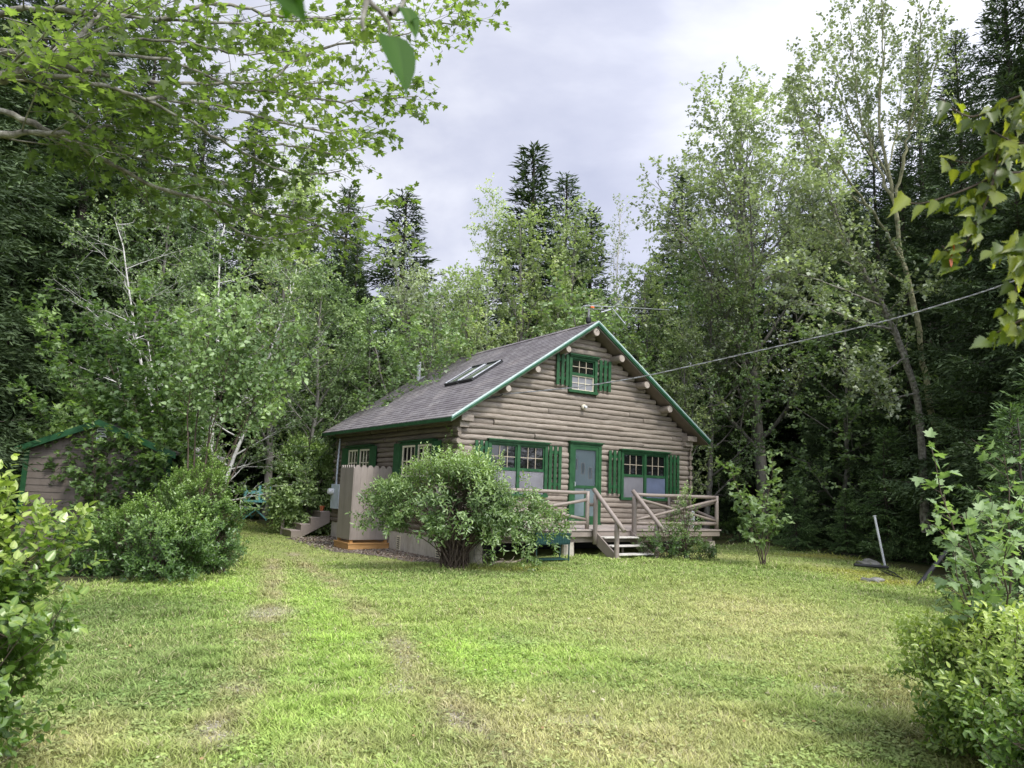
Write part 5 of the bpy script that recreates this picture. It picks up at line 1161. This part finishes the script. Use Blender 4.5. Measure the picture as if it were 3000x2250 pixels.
for pr, px, yt, d, lab, sx_ in [
    (S6, 20, -500, 21, 'tall dark spruce at the left edge behind the shed side', 1.1), (S6, -170, -500, 15, 'tall spruce beyond the left edge', 1.1), (S1, 190, -280, 21, 'dark spruce behind the shed, left of its ridge', 1.1), (S6, -40, -200, 18.5, 'dark spruce left of the shed', 1.1),
    (S4, 330, -120, 24, 'dark spruce behind the shed ridge', 1.1), (S1, 470, 40, 27, 'dark spruce behind the right half of the shed', 1.1), (S4, 620, 200, 32, 'spruce left of the picnic table in the wood', 1.), (S2, 760, 330, 37, 'spruce in the wood behind the picnic table', 1.2), (S1, 900, 440, 38, 'spruce in the wood right behind the picnic table', 1.)]:
    P(pr, px, yt, d, lab, group='spruces on the left side', sxy=sx_)
r = random.Random(77); k = 0
deep = []
for i in range(900):
    px = r.uniform(-700, 3700); d = r.uniform(34, 75); x, y = xy(px, d)
    if px > 2050: d = r.uniform(22, 55)
    if px < 650: d = r.uniform(24, 50)
    x, y = xy(px, d); hx, hy = toH(x, y)
    if inpoly(np.array([x]), np.array([y]), lawn_poly)[0] > -1.5: continue
    if -2 < hx < 10 and -3 < hy < 13: continue
    if any((x-a)**2+(y-b)**2 < 2.3**2 for a, b in deep): continue
    deep.append((x, y)); sk = 820+abs(px-1500)*-.0 if 1050 < px < 2250 else (700 if px < 1050 else 560)
    yt = sk+r.uniform(-40, 160) - (max(0, 700-px)*.8 if px < 700 else 0) - (max(0, px-2500)*.8 if px > 2500 else 0)
    P(r.choice([S1, S2, S6, S1, S3]), px, yt, d, 'dark spruce in the depth of the surrounding wood', group='spruces deep in the wood', sxy=r.uniform(.95, 1.35)); k += 1
    if k > 150: break
# young and lower spruces at the right wood edge, sunlit look put into the needle colour
for px, yt, d, lab, sx_ in [(2600, 1255, 19.5, 'young spruce behind the metal pole', 1.), (2960, 1190, 11.5, 'bright young spruce at the right edge above the maple sapling', 1.), (2820, 1080, 18.5, 'young spruce below the power cable on the right', .9), (2330, 1400, 21.5, 'small spruce right of the grey maple trunk', 1.), (2740, 1330, 18.8, 'young spruce behind the leaning post', 1.1), (2480, 1430, 20.5, 'little spruce in the shade left of the metal pole', 1.1), (2880, 1400, 16.5, 'small spruce behind the maple sapling', 1.2), (3050, 1050, 14, 'young spruce cut off by the right edge', 1.)]:
    P(S5, px, yt, d, lab, group='young spruces at the wood edge', sxy=sx_)

# --- broadleaf trees
D1 = make_broadleaf(301, 11, 2.9, 'leaf_mid', 'barkgrey', leaf=.12, upright=.45, dens=1.1, base=.12)
D2 = make_broadleaf(302, 10.5, 2.3, 'leaf_pale', 'barkgrey', leaf=.12, upright=.7, dens=1.1, base=.15)
D3 = make_broadleaf(303, 12, 2.0, 'leaf_pale', 'birch', leaf=.10, upright=.6, dens=.8, base=.3, name='birch_tree', r0=.10)
D4 = make_broadleaf(304, 9, 2.4, 'leaf_sage', 'barkgrey', leaf=.11, upright=.7, dens=1.1, base=.1, multi=3, r0=.09)
D7 = make_broadleaf(307, 12, 1.5, 'leaf_sage', 'birch', leaf=.10, upright=.95, dens=.8, base=.4, thin=.5, name='aspen_tree', r0=.09)
D8 = make_broadleaf(308, 9, 2.3, 'leaf_mid', 'birch', leaf=.085, upright=.25, dens=1.3, base=.1, multi=2, name='birch_tree', r0=.075)
D9 = make_broadleaf(309, 6.5, 1.9, 'leaf_mid', 'barkgrey', leaf=.11, upright=.4, dens=1.5, base=.04, r0=.07, multi=2)
BR = 'broadleaf trees around the clearing'
for pr, px, yt, d, lab, sx_ in [
    (D3, 1440, 600, 28, 'white stemmed birch above the cabin roof', 1.), (D2, 1545, 660, 27, 'pale green tree right of the birch above the roof', 1.1), (D4, 1315, 745, 29, 'sage green willow like tree left of the birch', 1.), (D2, 1665, 660, 27.5, 'light green tree behind the antenna', 1.),
    (D7, 1800, 605, 33, 'thin pale aspen against the sky right of the roof peak', .9), (D2, 1900, 800, 27, 'pale tree behind the right slope of the roof', 1.1), (D9, 1225, 925, 26, 'feathery tree with a few red leaves above the roof slope', 1.3), (D1, 1090, 930, 27, 'broad green tree behind the vent pipe', 1.),
    (D1, 950, 830, 25, 'large green tree left of the cabin roof', 1.), (D2, 850, 500, 31, 'tall pale tree behind the maple tips', 1.), (D8, 700, 560, 24, 'birch with hanging pale leaves left of the cabin', 1.2), (D8, 590, 690, 22, 'birch with small pale leaves in front of the dark spruces', 1.1),
    (D1, 520, 560, 25, 'green maple in front of the left spruces', 1.), (D1, 2060, 740, 26, 'green tree left of the big maple crown', 1.), (D2, 1390, 830, 25.5, 'leafy tree filling the gap behind the roof ridge', 1.2), (D9, 1015, 1010, 31, 'low leafy tree behind the rear bush', 1.3),
    (D9, 1760, 870, 26, 'leafy crown right behind the roof peak', 1.3), (D4, 1205, 900, 31, 'sage tree between the spruce and the birch', 1.1), (D1, 2200, 900, 29, 'green tree behind the big maple trunk', 1.), (D1, 800, 900, 36, 'leafy tree in the wood above the picnic table', 1.2), (D2, 2010, 980, 25, 'pale leafy tree at the right roof edge', 1.), (D9, 2450, 940, 22.5, 'pale leafy tree right of the maple trunk', 1.3)]:
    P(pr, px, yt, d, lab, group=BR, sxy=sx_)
BM = make_broadleaf(305, 12.5, 4.3, 'leaf_sage', 'barkgrey', leaf=.115, upright=.5, dens=1.3, base=.17, r0=.20, name='maple_tree', lean=(-.6, 0), peak=.42, rise=45, flat=.9); BM['_h'] = 12.5
x, y = gp(2252, 1578); place(BM, x, y, top_h(2200, 385, y), .2, 'big maple with a grey ridged trunk right of the cabin', 'tree', sxy=1.05)
def limb_tree(name, seed, base, limbs, spec, leaf, lstep, flat, tint, lmat, bmat, label, tpl, trunk=None, thin=1., jit=.008):
    g = Grower(seed, leaf=leaf, lstep=lstep, flat=flat, tint=tint, thin=thin); z0 = gzf(*base); B = np.array([base[0], base[1], z0])
    if trunk: g.T.add(*trunk)
    for L_, r_, re, grow in limbs:
        c = np.array([list(at(*q)) if len(q) == 3 else [q[0], q[1], z0+q[2]] for q in L_]) - B if True else 0
        t = np.linspace(0, len(c)-1, (len(c)-1)*5+1); pts = np.stack([np.interp(t, np.arange(len(c)), c[:, i]) for i in range(3)], 1)
        for _ in range(3): pts[1:-1] = (pts[:-2]+pts[2:]+2*pts[1:-1])/4
        pts[1:-1] += g.r.normal(size=(len(pts)-2, 3))*jit
        n = len(pts); seg = np.linalg.norm(np.diff(pts, axis=0), axis=1).sum(); g.T.add(pts, np.linspace(r_, re, n)*(1+.10*g.r.normal(size=n)), 8)
        if grow: g.sprout(list(pts), [unit(v) for v in np.gradient(pts, axis=0)], seg, r_*.5, 0, spec)
    root = empty(name, (base[0], base[1], z0), label=label, cat='tree'); g.finish(name, tpl, lmat, bmat, root, trunk='trunk'); return root
q = 19.5; b0 = xy(2775, q)
U = dict(kids=2.9, t0=.25, len=1.25, fall=.5, ang=.55, tip=.3, rr=.45, kmin=2); U2 = dict(seg=.2, wander=.1, up=.06, n=3, tip=.35, kids=4.4, t0=.15, len=.5, fall=.3, ang=.7, leaves=1.1, l0=.2, rr=.6); U3 = dict(seg=.15, wander=.15, up=.03, n=3, tip=.5, leaves=2.4)
limb_tree('sparse_tree', 306, b0, [
    ([(2775, 1560, q), (2752, 1300, q), (2714, 1125, q), (2694, 986, q), (2640, 742, q), (2620, 569, q), (2582, 417, q), (2575, 300, q), (2588, 140, q), (2580, -10, q)], .095, .01, False),
    ([(2582, 417, q), (2575, 300, q), (2590, 150, q), (2580, -10, q)], .03, .004, True), ([(2622, 600, q), (2642, 480, q-.3), (2668, 380, q-.5), (2690, 230, q-.6), (2697, 60, q-.6), (2690, -40, q-.6)], .05, .004, True),
    ([(2668, 380, q-.5), (2720, 290, q-.8), (2745, 160, q-1.), (2740, 60, q-1.)], .03, .004, True), ([(2620, 590, q), (2560, 470, q+.4), (2515, 330, q+.6), (2500, 170, q+.7), (2488, 20, q+.8)], .048, .004, True),
    ([(2560, 470, q+.4), (2490, 360, q), (2450, 230, q-.3), (2425, 100, q-.5)], .03, .004, True), ([(2640, 760, q), (2560, 620, q-.6), (2470, 500, q-1.), (2400, 380, q-1.2), (2375, 250, q-1.3), (2365, 170, q-1.3)], .042, .004, True),
    ([(2540, 600, q-.7), (2440, 540, q-.4), (2370, 440, q), (2335, 330, q+.2), (2325, 265, q+.3)], .027, .004, True), ([(2610, 540, q), (2540, 400, q+1), (2540, 200, q+1.3), (2540, 60, q+1.4)], .03, .004, True),
    ([(2660, 830, q), (2560, 780, q-1), (2440, 700, q-1.6), (2330, 560, q-2)], .03, .004, True), ([(2600, 500, q), (2640, 330, q+1), (2640, 130, q+1.2)], .027, .004, True)],
    [U, U2, U3], .095, .07, .6, (.1, .9), 'leaf_sage', 'barklichen', 'tall sparse tree with lichen covered limbs against the sky', T_STAR, thin=.9, jit=.03)
q = 18.2; b0 = xy(2715, q)
limb_tree('leaning_tree', 316, b0, [
    ([(2715, 1560, q), (2700, 1300, q), (2687, 1152, q), (2620, 964, q), (2587, 899, q), (2544, 816, q), (2493, 733, q), (2461, 682, q), (2417, 556, q), (2370, 430, q), (2335, 330, q)], .10, .01, True),
    ([(2587, 899, q), (2500, 860, q-.5), (2400, 820, q-.8), (2290, 790, q-1)], .035, .006, True), ([(2620, 964, q), (2520, 950, q-.6), (2420, 900, q-1.2), (2330, 880, q-1.5)], .035, .006, True),
    ([(2544, 816, q), (2470, 760, q+.5), (2370, 720, q+.8), (2290, 640, q+1)], .03, .006, True), ([(2493, 733, q), (2440, 600, q-.5), (2420, 470, q-.6)], .03, .006, True), ([(2650, 1050, q), (2590, 1090, q-.6), (2480, 1080, q-1.2)], .03, .006, True), ([(2687, 1152, q), (2600, 1170, q-.6), (2540, 1130, q-1.)], .03, .006, True), ([(2600, 920, q), (2650, 860, q-.8), (2700, 850, q-1.2)], .02, .006, True)],
    [U, U2, U3], .105, .07, .9, (.1, .95), 'leaf_sage', 'barklimb', 'thin leaning tree left of the lichen covered trunk', T_STAR)
# slim saplings
def sapling(seed, pos, stems, leaf, lmat, label, tpl=T_MAPLE, name='maple_sapling', kids=5.5, ln=.45, lv=1.2, r0=.014, flat=.9, bmat='twig', tint=(.2, 1.), t0=.3):
    g = Grower(seed, leaf=leaf, lstep=.06, flat=flat, tint=tint); x, y = pos; z0 = gzf(x, y)
    spec = [dict(kids=kids, t0=t0, len=ln, fall=.45, ang=.95, tip=.3, kmin=2, rr=.5, leaves=.25, l0=.5), dict(seg=.15, wander=.12, up=.06, n=3, tip=.4, leaves=lv, l0=.25, kids=3, len=ln*.45, ang=.8, kmin=0, t0=.3), dict(seg=.1, wander=.15, up=0, n=3, leaves=lv)]
    for tip, r_ in stems:
        q = np.array([tip[0]-x, tip[1]-y, tip[2]-z0]); n = 9; s = np.linspace(0, 1, n)[:, None]; b = np.array([g.r.normal()*.04, g.r.normal()*.04, -.03]); m = b*.5+q*.5; m[:2] *= .8; m[2] += .1
        pts = (1-s)**2*b+2*s*(1-s)*m+s*s*q; pts[1:-1] += g.r.normal(size=(n-2, 3))*.02; g.T.add(pts, np.linspace(r_, .003, n), 6)
        ds = [unit(v) for v in np.gradient(pts, axis=0)]; g.sprout(list(pts), ds, float(np.linalg.norm(q-b)), r_, 0, spec)
    root = empty(name, (x, y, z0), label=label, cat='sapling'); g.finish(name, tpl, lmat, bmat, root, crown='foliage', trunk='stems'); return root
V3 = lambda v: (v.x, v.y, v.z)
x, y = gp(2235, 1660)
sapling(401, (x, y), [(V3(at(px, py, y+dy)), .014) for px, py, dy in ((2240, 1420, 0), (2130, 1350, .2), (2180, 1450, -.3), (2300, 1440, .2), (2190, 1530, -.3), (2260, 1330, .3))], .115, 'leaf_young', 'young maple with pale leaves in the lawn right of the deck', kids=5., ln=.42, lv=1.6)
x, y = gp(2380, 1590); sapling(402, (x, y+.3), [(V3(at(px, py, y+.3+dy)), .02) for px, py, dy in ((2370, 1360, 0), (2420, 1400, .3))], .09, 'leaf_mid', 'thin lichen stemmed sapling with flat green sprays at the wood edge', kids=3., ln=.7, bmat='barklimb')
# saplings in front of the shed
x, y = gp(430, 1660); y += 1.9; x -= .35
sapling(403, (x, y), [(V3(at(px, py, y+dy)), .022) for px, py, dy in ((250, 900, 0), (330, 960, .6), (420, 850, -.2), (500, 930, .5), (590, 1000, .1), (180, 1080, -.3), (100, 900, .4), (540, 1150, -.2), (370, 1120, -.5), (200, 1230, -.2), (300, 1190, .4), (430, 1220, 0), (120, 1330, .3), (480, 1290, -.3), (250, 1380, -.4))], .12, 'leaf_shade', 'cluster of thin dark stemmed maple saplings in front of the shed', kids=7., ln=.85, lv=1.6, tint=(.1, .85), t0=.2)
x, y = gp(230, 1640); y += 1.2
sapling(404, (x, y), [(V3(at(px, py, y+dy)), .016) for px, py, dy in ((120, 1200, 0), (210, 1150, .3), (60, 1120, -.2), (300, 1250, .2), (150, 1280, -.4), (230, 1330, .2), (90, 1400, 0))], .11, 'leaf_shade', 'slender maple saplings left of the shed door', kids=7, ln=.75, lv=1.6, tint=(0, .8), t0=.12)
x, y = gp(160, 1650); y += 1.5
sapling(407, (x, y), [(V3(at(px, py, y+dy)), .014) for px, py, dy in ((170, 1180, .3), (220, 1300, .2), (270, 1230, -.3), (330, 1180, .3))], .10, 'leaf_shade', 'low maple suckers against the left half of the shed wall', kids=4, ln=.6, lv=1.2, tint=(0, .8), t0=.1)
x, y = xy(560, 14.2)
sapling(405, (x, y), [(V3(at(px, py, y+dy)), .026) for px, py, dy in ((740, 930, 0), (850, 960, .5), (680, 1010, -.3), (800, 1080, 0), (620, 880, .3), (880, 1060, .6), (560, 960, -.4), (700, 880, .8))], .09, 'leaf_mid', 'leaning young tree with pale rounded leaves right of the shed', tpl=T_WIDE, name='young_poplar', kids=6.5, ln=.8, lv=1.5, flat=.5, tint=(.0, .8), t0=.62)
# foreground maple sapling on the right
x, y = 3.35, 5.1
sapling(406, (x, y), [(V3(at(px, py, y+dy)), .014) for px, py, dy in ((2940, 1330, 0), (2740, 1350, -.1), (2830, 1500, -.4), (2900, 1450, -.2), (3050, 1450, .2), (2790, 1620, -.3), (2950, 1600, -.5), (2800, 1680, -.5), (3100, 1600, -.3))], .072, 'leaf_young', 'pale leaved maple sapling above the right foreground shrub', kids=7, ln=.38, lv=1.5, tint=(.15, 1.))

# --- overhanging maple on the left
g = Grower(501, leaf=.068, lstep=.05, flat=1.0, tint=(.1, .9)); tr = np.array([-5.6, 5.4]); z0 = gzf(*tr)
g.T.add([[0, 0, -.1], [.05, .02, 1.5], [.1, .0, 3.2], [.2, .1, 5.], [.3, .1, 7.5], [.3, .2, 10]], [.24, .18, .16, .13, .09, .03], 12)
limbs = [([(-400, 120, 5.2), (-60, 55, 5.0), (110, 22, 5.0), (290, 40, 5.1), (470, 55, 5.3), (700, 72, 5.8), (950, 60, 6.4)], .032),
    ([(-400, 160, 5.1), (-40, 152, 4.9), (100, 165, 4.9), (250, 213, 5.0), (480, 245, 5.3), (780, 240, 6.0), (1000, 250, 6.6)], .030),
    ([(-400, 330, 5.0), (-60, 245, 4.6), (90, 200, 4.6), (200, 140, 4.8), (270, 70, 5.0), (330, -20, 5.3)], .050),
    ([(90, 205, 4.6), (260, 240, 4.8), (430, 292, 5.1), (560, 358, 5.4), (700, 440, 5.9), (860, 520, 6.5), (1000, 500, 7.)], .019),
    ([(-400, 420, 5.3), (-20, 305, 5.0), (120, 370, 5.1), (260, 440, 5.3), (430, 543, 5.6), (590, 585, 6.0), (760, 627, 6.5), (900, 640, 6.9), (1080, 740, 7.3)], .028),
    ([(-400, 420, 5.2), (-20, 402, 4.9), (120, 386, 5.0), (230, 392, 5.1), (330, 362, 5.3), (450, 375, 5.6)], .030),
    ([(190, 170, 4.9), (330, 150, 5.0), (520, 180, 5.3), (680, 262, 5.8), (830, 274, 6.2), (930, 200, 6.6)], .017),
    ([(470, 55, 5.3), (640, 0, 5.5), (800, 48, 5.9), (960, 52, 6.3), (1200, 60, 6.9), (1360, 75, 7.3)], .016),
    ([(780, 240, 6.0), (950, 130, 6.4), (1130, 120, 6.9), (1290, 60, 7.2)], .012),
    ([(830, 274, 6.2), (980, 300, 6.6), (1100, 290, 6.9), (1225, 282, 7.2)], .012),
    ([(430, 292, 5.1), (600, 300, 5.5), (800, 350, 6.0), (950, 390, 6.5), (1080, 380, 6.9)], .014),
    ([(700, 440, 5.9), (820, 420, 6.2), (950, 450, 6.6), (1020, 440, 6.9)], .010),
    ([(590, 585, 6.0), (700, 690, 6.3), (830, 700, 6.7), (1000, 640, 7.1)], .010),
    ([(100, 165, 4.9), (200, 320, 5.1), (380, 460, 5.6), (520, 480, 5.9), (700, 560, 6.4)], .012),
    ([(900, 640, 6.9), (1000, 620, 7.1), (1090, 650, 7.3)], .008), ([(250, 213, 5.0), (340, 110, 5.2), (520, 120, 5.6), (700, 160, 6.0), (860, 150, 6.4)], .014)]
spec = [dict(kids=4.0, t0=.24, len=.8, fall=.45, ang=.85, tip=.3, planar=True, rr=.45, kmin=2),
        dict(seg=.18, wander=.12, up=-.01, n=4, tip=.35, kids=5.5, t0=.15, len=.36, fall=.4, ang=.8, planar=True, rr=.6, leaves=.25, l0=.5),
        dict(seg=.1, wander=.15, up=-.03, n=3, tip=.5, leaves=1.5, l0=.2)]
for L_, r_ in limbs:
    c = np.array([list(at(*q)) for q in L_]) - np.array([tr[0], tr[1], z0]); t = np.linspace(0, len(c)-1, (len(c)-1)*5+1); pts = np.stack([np.interp(t, np.arange(len(c)), c[:, i]) for i in range(3)], 1)
    for _ in range(3): pts[1:-1] = (pts[:-2]+pts[2:]+2*pts[1:-1])/4
    pts[1:-1] += g.r.normal(size=(len(pts)-2, 3))*.008
    if L_[0][0] < -300: pts = np.concatenate([[[.15, .05, pts[0, 2]-.3]], pts])
    n = len(pts); seg = np.linalg.norm(np.diff(pts, axis=0), axis=1).sum(); g.T.add(pts, np.linspace(r_, .006, n)*(1+.12*g.r.normal(size=n)), 8)
    ds = [unit(v) for v in np.gradient(pts, axis=0)]; g.sprout(list(pts), ds, seg, r_*.6, 0, spec)
root = empty('overhanging_maple', (tr[0], tr[1], z0), label='near maple whose long leafy limbs overhang the upper left', cat='tree')
g.finish('overhanging_maple', T_MAPLE, 'leaf_maple', 'barklimb', root)

# --- leaves close to the lens (real twigs, softened by the lens)
def twig(name, lines, lv, leaf, mat, label, tpl=T_OV, r0=.004, bm='barklimb', seed=1):
    r = np.random.default_rng(seed); p0 = at(*lines[0][0]); T = Tubes(); A = np.array(p0)
    for ln in lines:
        c = np.array([list(at(*q)) for q in ln])-A; t = np.linspace(0, len(c)-1, (len(c)-1)*5+1); pts = np.stack([np.interp(t, np.arange(len(c)), c[:, i]) for i in range(3)], 1)
        for _ in range(3): pts[1:-1] = (pts[:-2]+pts[2:]+2*pts[1:-1])/4
        T.add(pts, np.linspace(r0, r0*.4, len(pts)), 6)
    P_ = []; D_ = []; N_ = []; S_ = []; t_ = []
    for (b, e, sz, tn, nn) in lv:
        b = np.array(at(*b))-A; e = np.array(at(*e))-A; P_.append(b); D_.append(e-b); N_.append(nn if nn is not None else unit(np.array([0, -1, .5])+rv(r)*.6)); S_.append(np.linalg.norm(e-b)*sz); t_.append(tn)
    root = empty(name, p0, label=label, cat='branch'); T.build('twig', bm, root); leaves('leaf_cluster', tpl, P_, D_, N_, S_, t_, mat, root); return root
M['leaf_lens'] = leafmat('leaf_lens', (.02, .06, .006), (.04, .10, .01), (.12, .17, .03), .45, rough=.6, spec=.2, gain=1., tcol=(1.5, 1.6, .5))
twig('hanging_twig', [[(1040, -120, .92), (1075, 0, .9), (1110, 30, .9), (1143, 70, .9), (1140, 108, .9)], [(1075, 0, .9), (1060, 60, .88), (1066, 90, .88)], [(1143, 40, .9), (1180, 20, .92), (1200, -60, .93)]],
     [((1138, 104, .9), (1206, 232, .87), 1, .35, (.5, -.8, .3)), ((860, -60, .55), (830, 52, .57), 1.1, .45, (.1, -.9, .2)), ((1180, 20, .92), (1228, 88, .9), 1., .5, None), ((1185, 70, .92), (1235, 45, .9), .9, .4, None), ((1066, 85, .88), (1072, 128, .88), 1., .9, None), ((800, -70, .56), (880, 30, .55), 1., .4, (-.2, -.9, .3))], .05, 'leaf_lens', 'blurred twig with one oval leaf hanging close to the lens', r0=.0045, tpl=tpl_ovate(.55))
rr = random.Random(12)
LN = [[(3120, 180, 1.6), (3000, 300, 1.6), (2930, 420, 1.62), (2850, 480, 1.62), (2790, 470, 1.65)], [(3120, 240, 1.5), (2960, 290, 1.55), (2850, 350, 1.6), (2790, 320, 1.62), (2750, 280, 1.62)],
      [(2930, 420, 1.62), (2905, 560, 1.6), (2850, 680, 1.6), (2800, 760, 1.62), (2760, 720, 1.62)], [(3120, 520, 1.6), (2950, 500, 1.62), (2820, 560, 1.62), (2700, 600, 1.64), (2640, 590, 1.66)], [(3120, 560, 1.5), (3010, 740, 1.52), (2970, 860, 1.55), (2950, 950, 1.55)], [(3120, 380, 1.5), (2990, 430, 1.55), (2900, 380, 1.6)], [(3120, 680, 1.4), (3000, 700, 1.45), (2900, 740, 1.5)], [(3120, 880, 1.4), (3030, 920, 1.42), (2950, 960, 1.45), (2900, 985, 1.5)]]
lv = []
for ln in LN:
    for i in range(len(ln)-1):
        (a, b, c), (a2, b2, c2) = ln[i], ln[i+1]; n = max(1, int(math.hypot(a2-a, b2-b)/10))
        for k in range(n):
            t = (k+rr.random())/n; x = a+(a2-a)*t; y = b+(b2-b)*t; d = c+(c2-c)*t
            if x > 3060 or x < 2720: continue
            an = rr.gauss(1.75, .75); s = rr.uniform(26, 54); ox, oy = rr.uniform(-26, 26), rr.uniform(-6, 26)
            lv.append(((x+ox, y+oy, d), (x+ox+math.cos(an)*s, y+oy+math.sin(an)*s, d+rr.uniform(-.04, .04)), 1, rr.uniform(.1, 1.), None))
lv.append(((2650, 570, 1.64), (2622, 622, 1.62), 1, .9, (.3, -.9, .2)))
tb_ = twig('near_branch', LN, lv, .05, 'leaf_near', 'near branch with translucent yellow green leaves at the right edge', r0=.0032, bm='twig', tpl=T_SER)
def ta(q): return np.array(at(*q))-np.array(tb_.location)
leaves('withered_leaf', T_OV, [ta((2790, 715, 1.6)), ta((2785, 755, 1.6))], [ta((2800, 790, 1.6))-ta((2790, 715, 1.6)), ta((2790, 800, 1.6))-ta((2785, 755, 1.6))], [(.9, -.5, .1), (.5, -.9, .1)], [.034, .022], [.0, .2], 'rust_leaf', tb_)

for p in PARK:
    if p.name not in USED:
        for c in list(p.children): bpy.data.objects.remove(c)
        bpy.data.objects.remove(p)
for o in bpy.data.objects:
    if '_h' in o: del o['_h']

# ================================================================ LIGHT, SKY, CAMERA
sd = Vector((.52, -.62, .95)).normalized()
el = math.asin(sd.z); azs = math.atan2(sd.x, sd.y)
w = bpy.data.worlds.new('World'); scene.world = w; w.use_nodes = True; nt = w.node_tree; ns, ls = nt.nodes, nt.links; ns.clear()
sk = ns.new('ShaderNodeTexSky'); sk.sky_type = 'NISHITA'; sk.sun_disc = False; sk.sun_elevation = el; sk.sun_rotation = azs
tc = ns.new('ShaderNodeTexCoord'); mp = ns.new('ShaderNodeMapping'); mp.inputs['Scale'].default_value = (1, 1, 1.9); mp.inputs['Location'].default_value = (.4, .1, .0); mp.inputs['Rotation'].default_value = (0, .35, .2); ls.new(tc.outputs['Generated'], mp.inputs[0])
n1 = N(ns, 'ShaderNodeTexNoise', Scale=2.3, Detail=6., Roughness=.52, Distortion=.25); ls.new(mp.outputs[0], n1.inputs['Vector'])
sep = ns.new('ShaderNodeSeparateXYZ'); ls.new(tc.outputs['Generated'], sep.inputs[0])
SKY = 12.2
rc = ramp(ns, [(.34, (.47, .50, .64)), (.46, (.585, .61, .74)), (.56, (.75, .77, .87)), (.68, (.92, .935, .98))]); ls.new(n1.outputs[0], rc.inputs[0])
# brighter toward the horizon on the right and behind the viewer where the sun stands above the cloud
vd = N(ns, 'ShaderNodeVectorMath', operation='DOT_PRODUCT'); ls.new(tc.outputs['Generated'], vd.inputs[0]); vd.inputs[1].default_value = sd
mr = N(ns, 'ShaderNodeMapRange'); ls.new(vd.outputs['Value'], mr.inputs[0]); mr.inputs[1].default_value = .25; mr.inputs[2].default_value = 1.; mr.inputs[3].default_value = 1.; mr.inputs[4].default_value = 3.0
mx = N(ns, 'ShaderNodeMapRange'); ls.new(sep.outputs[0], mx.inputs[0]); mx.inputs[1].default_value = -.25; mx.inputs[2].default_value = .55; mx.inputs[3].default_value = .95; mx.inputs[4].default_value = 1.28
mu = N(ns, 'ShaderNodeMath', operation='MULTIPLY'); ls.new(mr.outputs[0], mu.inputs[0]); ls.new(mx.outputs[0], mu.inputs[1])
mu2 = N(ns, 'ShaderNodeMath', operation='MULTIPLY'); ls.new(mu.outputs[0], mu2.inputs[0]); mu2.inputs[1].default_value = SKY
sc = N(ns, 'ShaderNodeVectorMath', operation='SCALE'); ls.new(rc.outputs[0], sc.inputs[0]); ls.new(mu2.outputs[0], sc.inputs['Scale'])
col = mixc(ns, ls, .93, sk.outputs[0], sc.outputs[0])
bg = N(ns, 'ShaderNodeBackground', Strength=.1); ls.new(col, bg.inputs[0]); wo = ns.new('ShaderNodeOutputWorld'); ls.new(bg.outputs[0], wo.inputs[0])
sun = bpy.data.lights.new('sun', 'SUN'); sun.energy = 3.6; sun.angle = rad(12); sun.color = (1, .96, .9); so_ = bpy.data.objects.new('sun', sun); so_.rotation_euler = sd.to_track_quat('Z', 'Y').to_euler(); link(so_)
cam = bpy.data.cameras.new('camera'); co = bpy.data.objects.new('camera', cam); link(co); scene.camera = co
cam.sensor_width = 36; cam.lens = 36*FPX/3000; cam.clip_end = 1500; cam.clip_start = .05
Rm = Matrix((RGT, UPV, -FWD)).transposed().to_4x4(); co.matrix_world = Matrix.Translation((0, 0, EYE)) @ Rm
cam.dof.use_dof = True; cam.dof.focus_distance = 15; cam.dof.aperture_fstop = 36*FPX/3000/3.6
scene.render.resolution_x, scene.render.resolution_y = 1024, 768
scene.view_settings.view_transform = 'Standard'; scene.view_settings.look = 'None'; scene.view_settings.exposure = 0; scene.view_settings.gamma = 1
cy = scene.cycles; cy.max_bounces = 6; cy.diffuse_bounces = 3; cy.glossy_bounces = 2; cy.transmission_bounces = 4; cy.transparent_max_bounces = 6; cy.caustics_reflective = False; cy.caustics_refractive = False
try: cy.use_denoising = True; cy.denoiser = 'OPENIMAGEDENOISE'
except Exception: pass
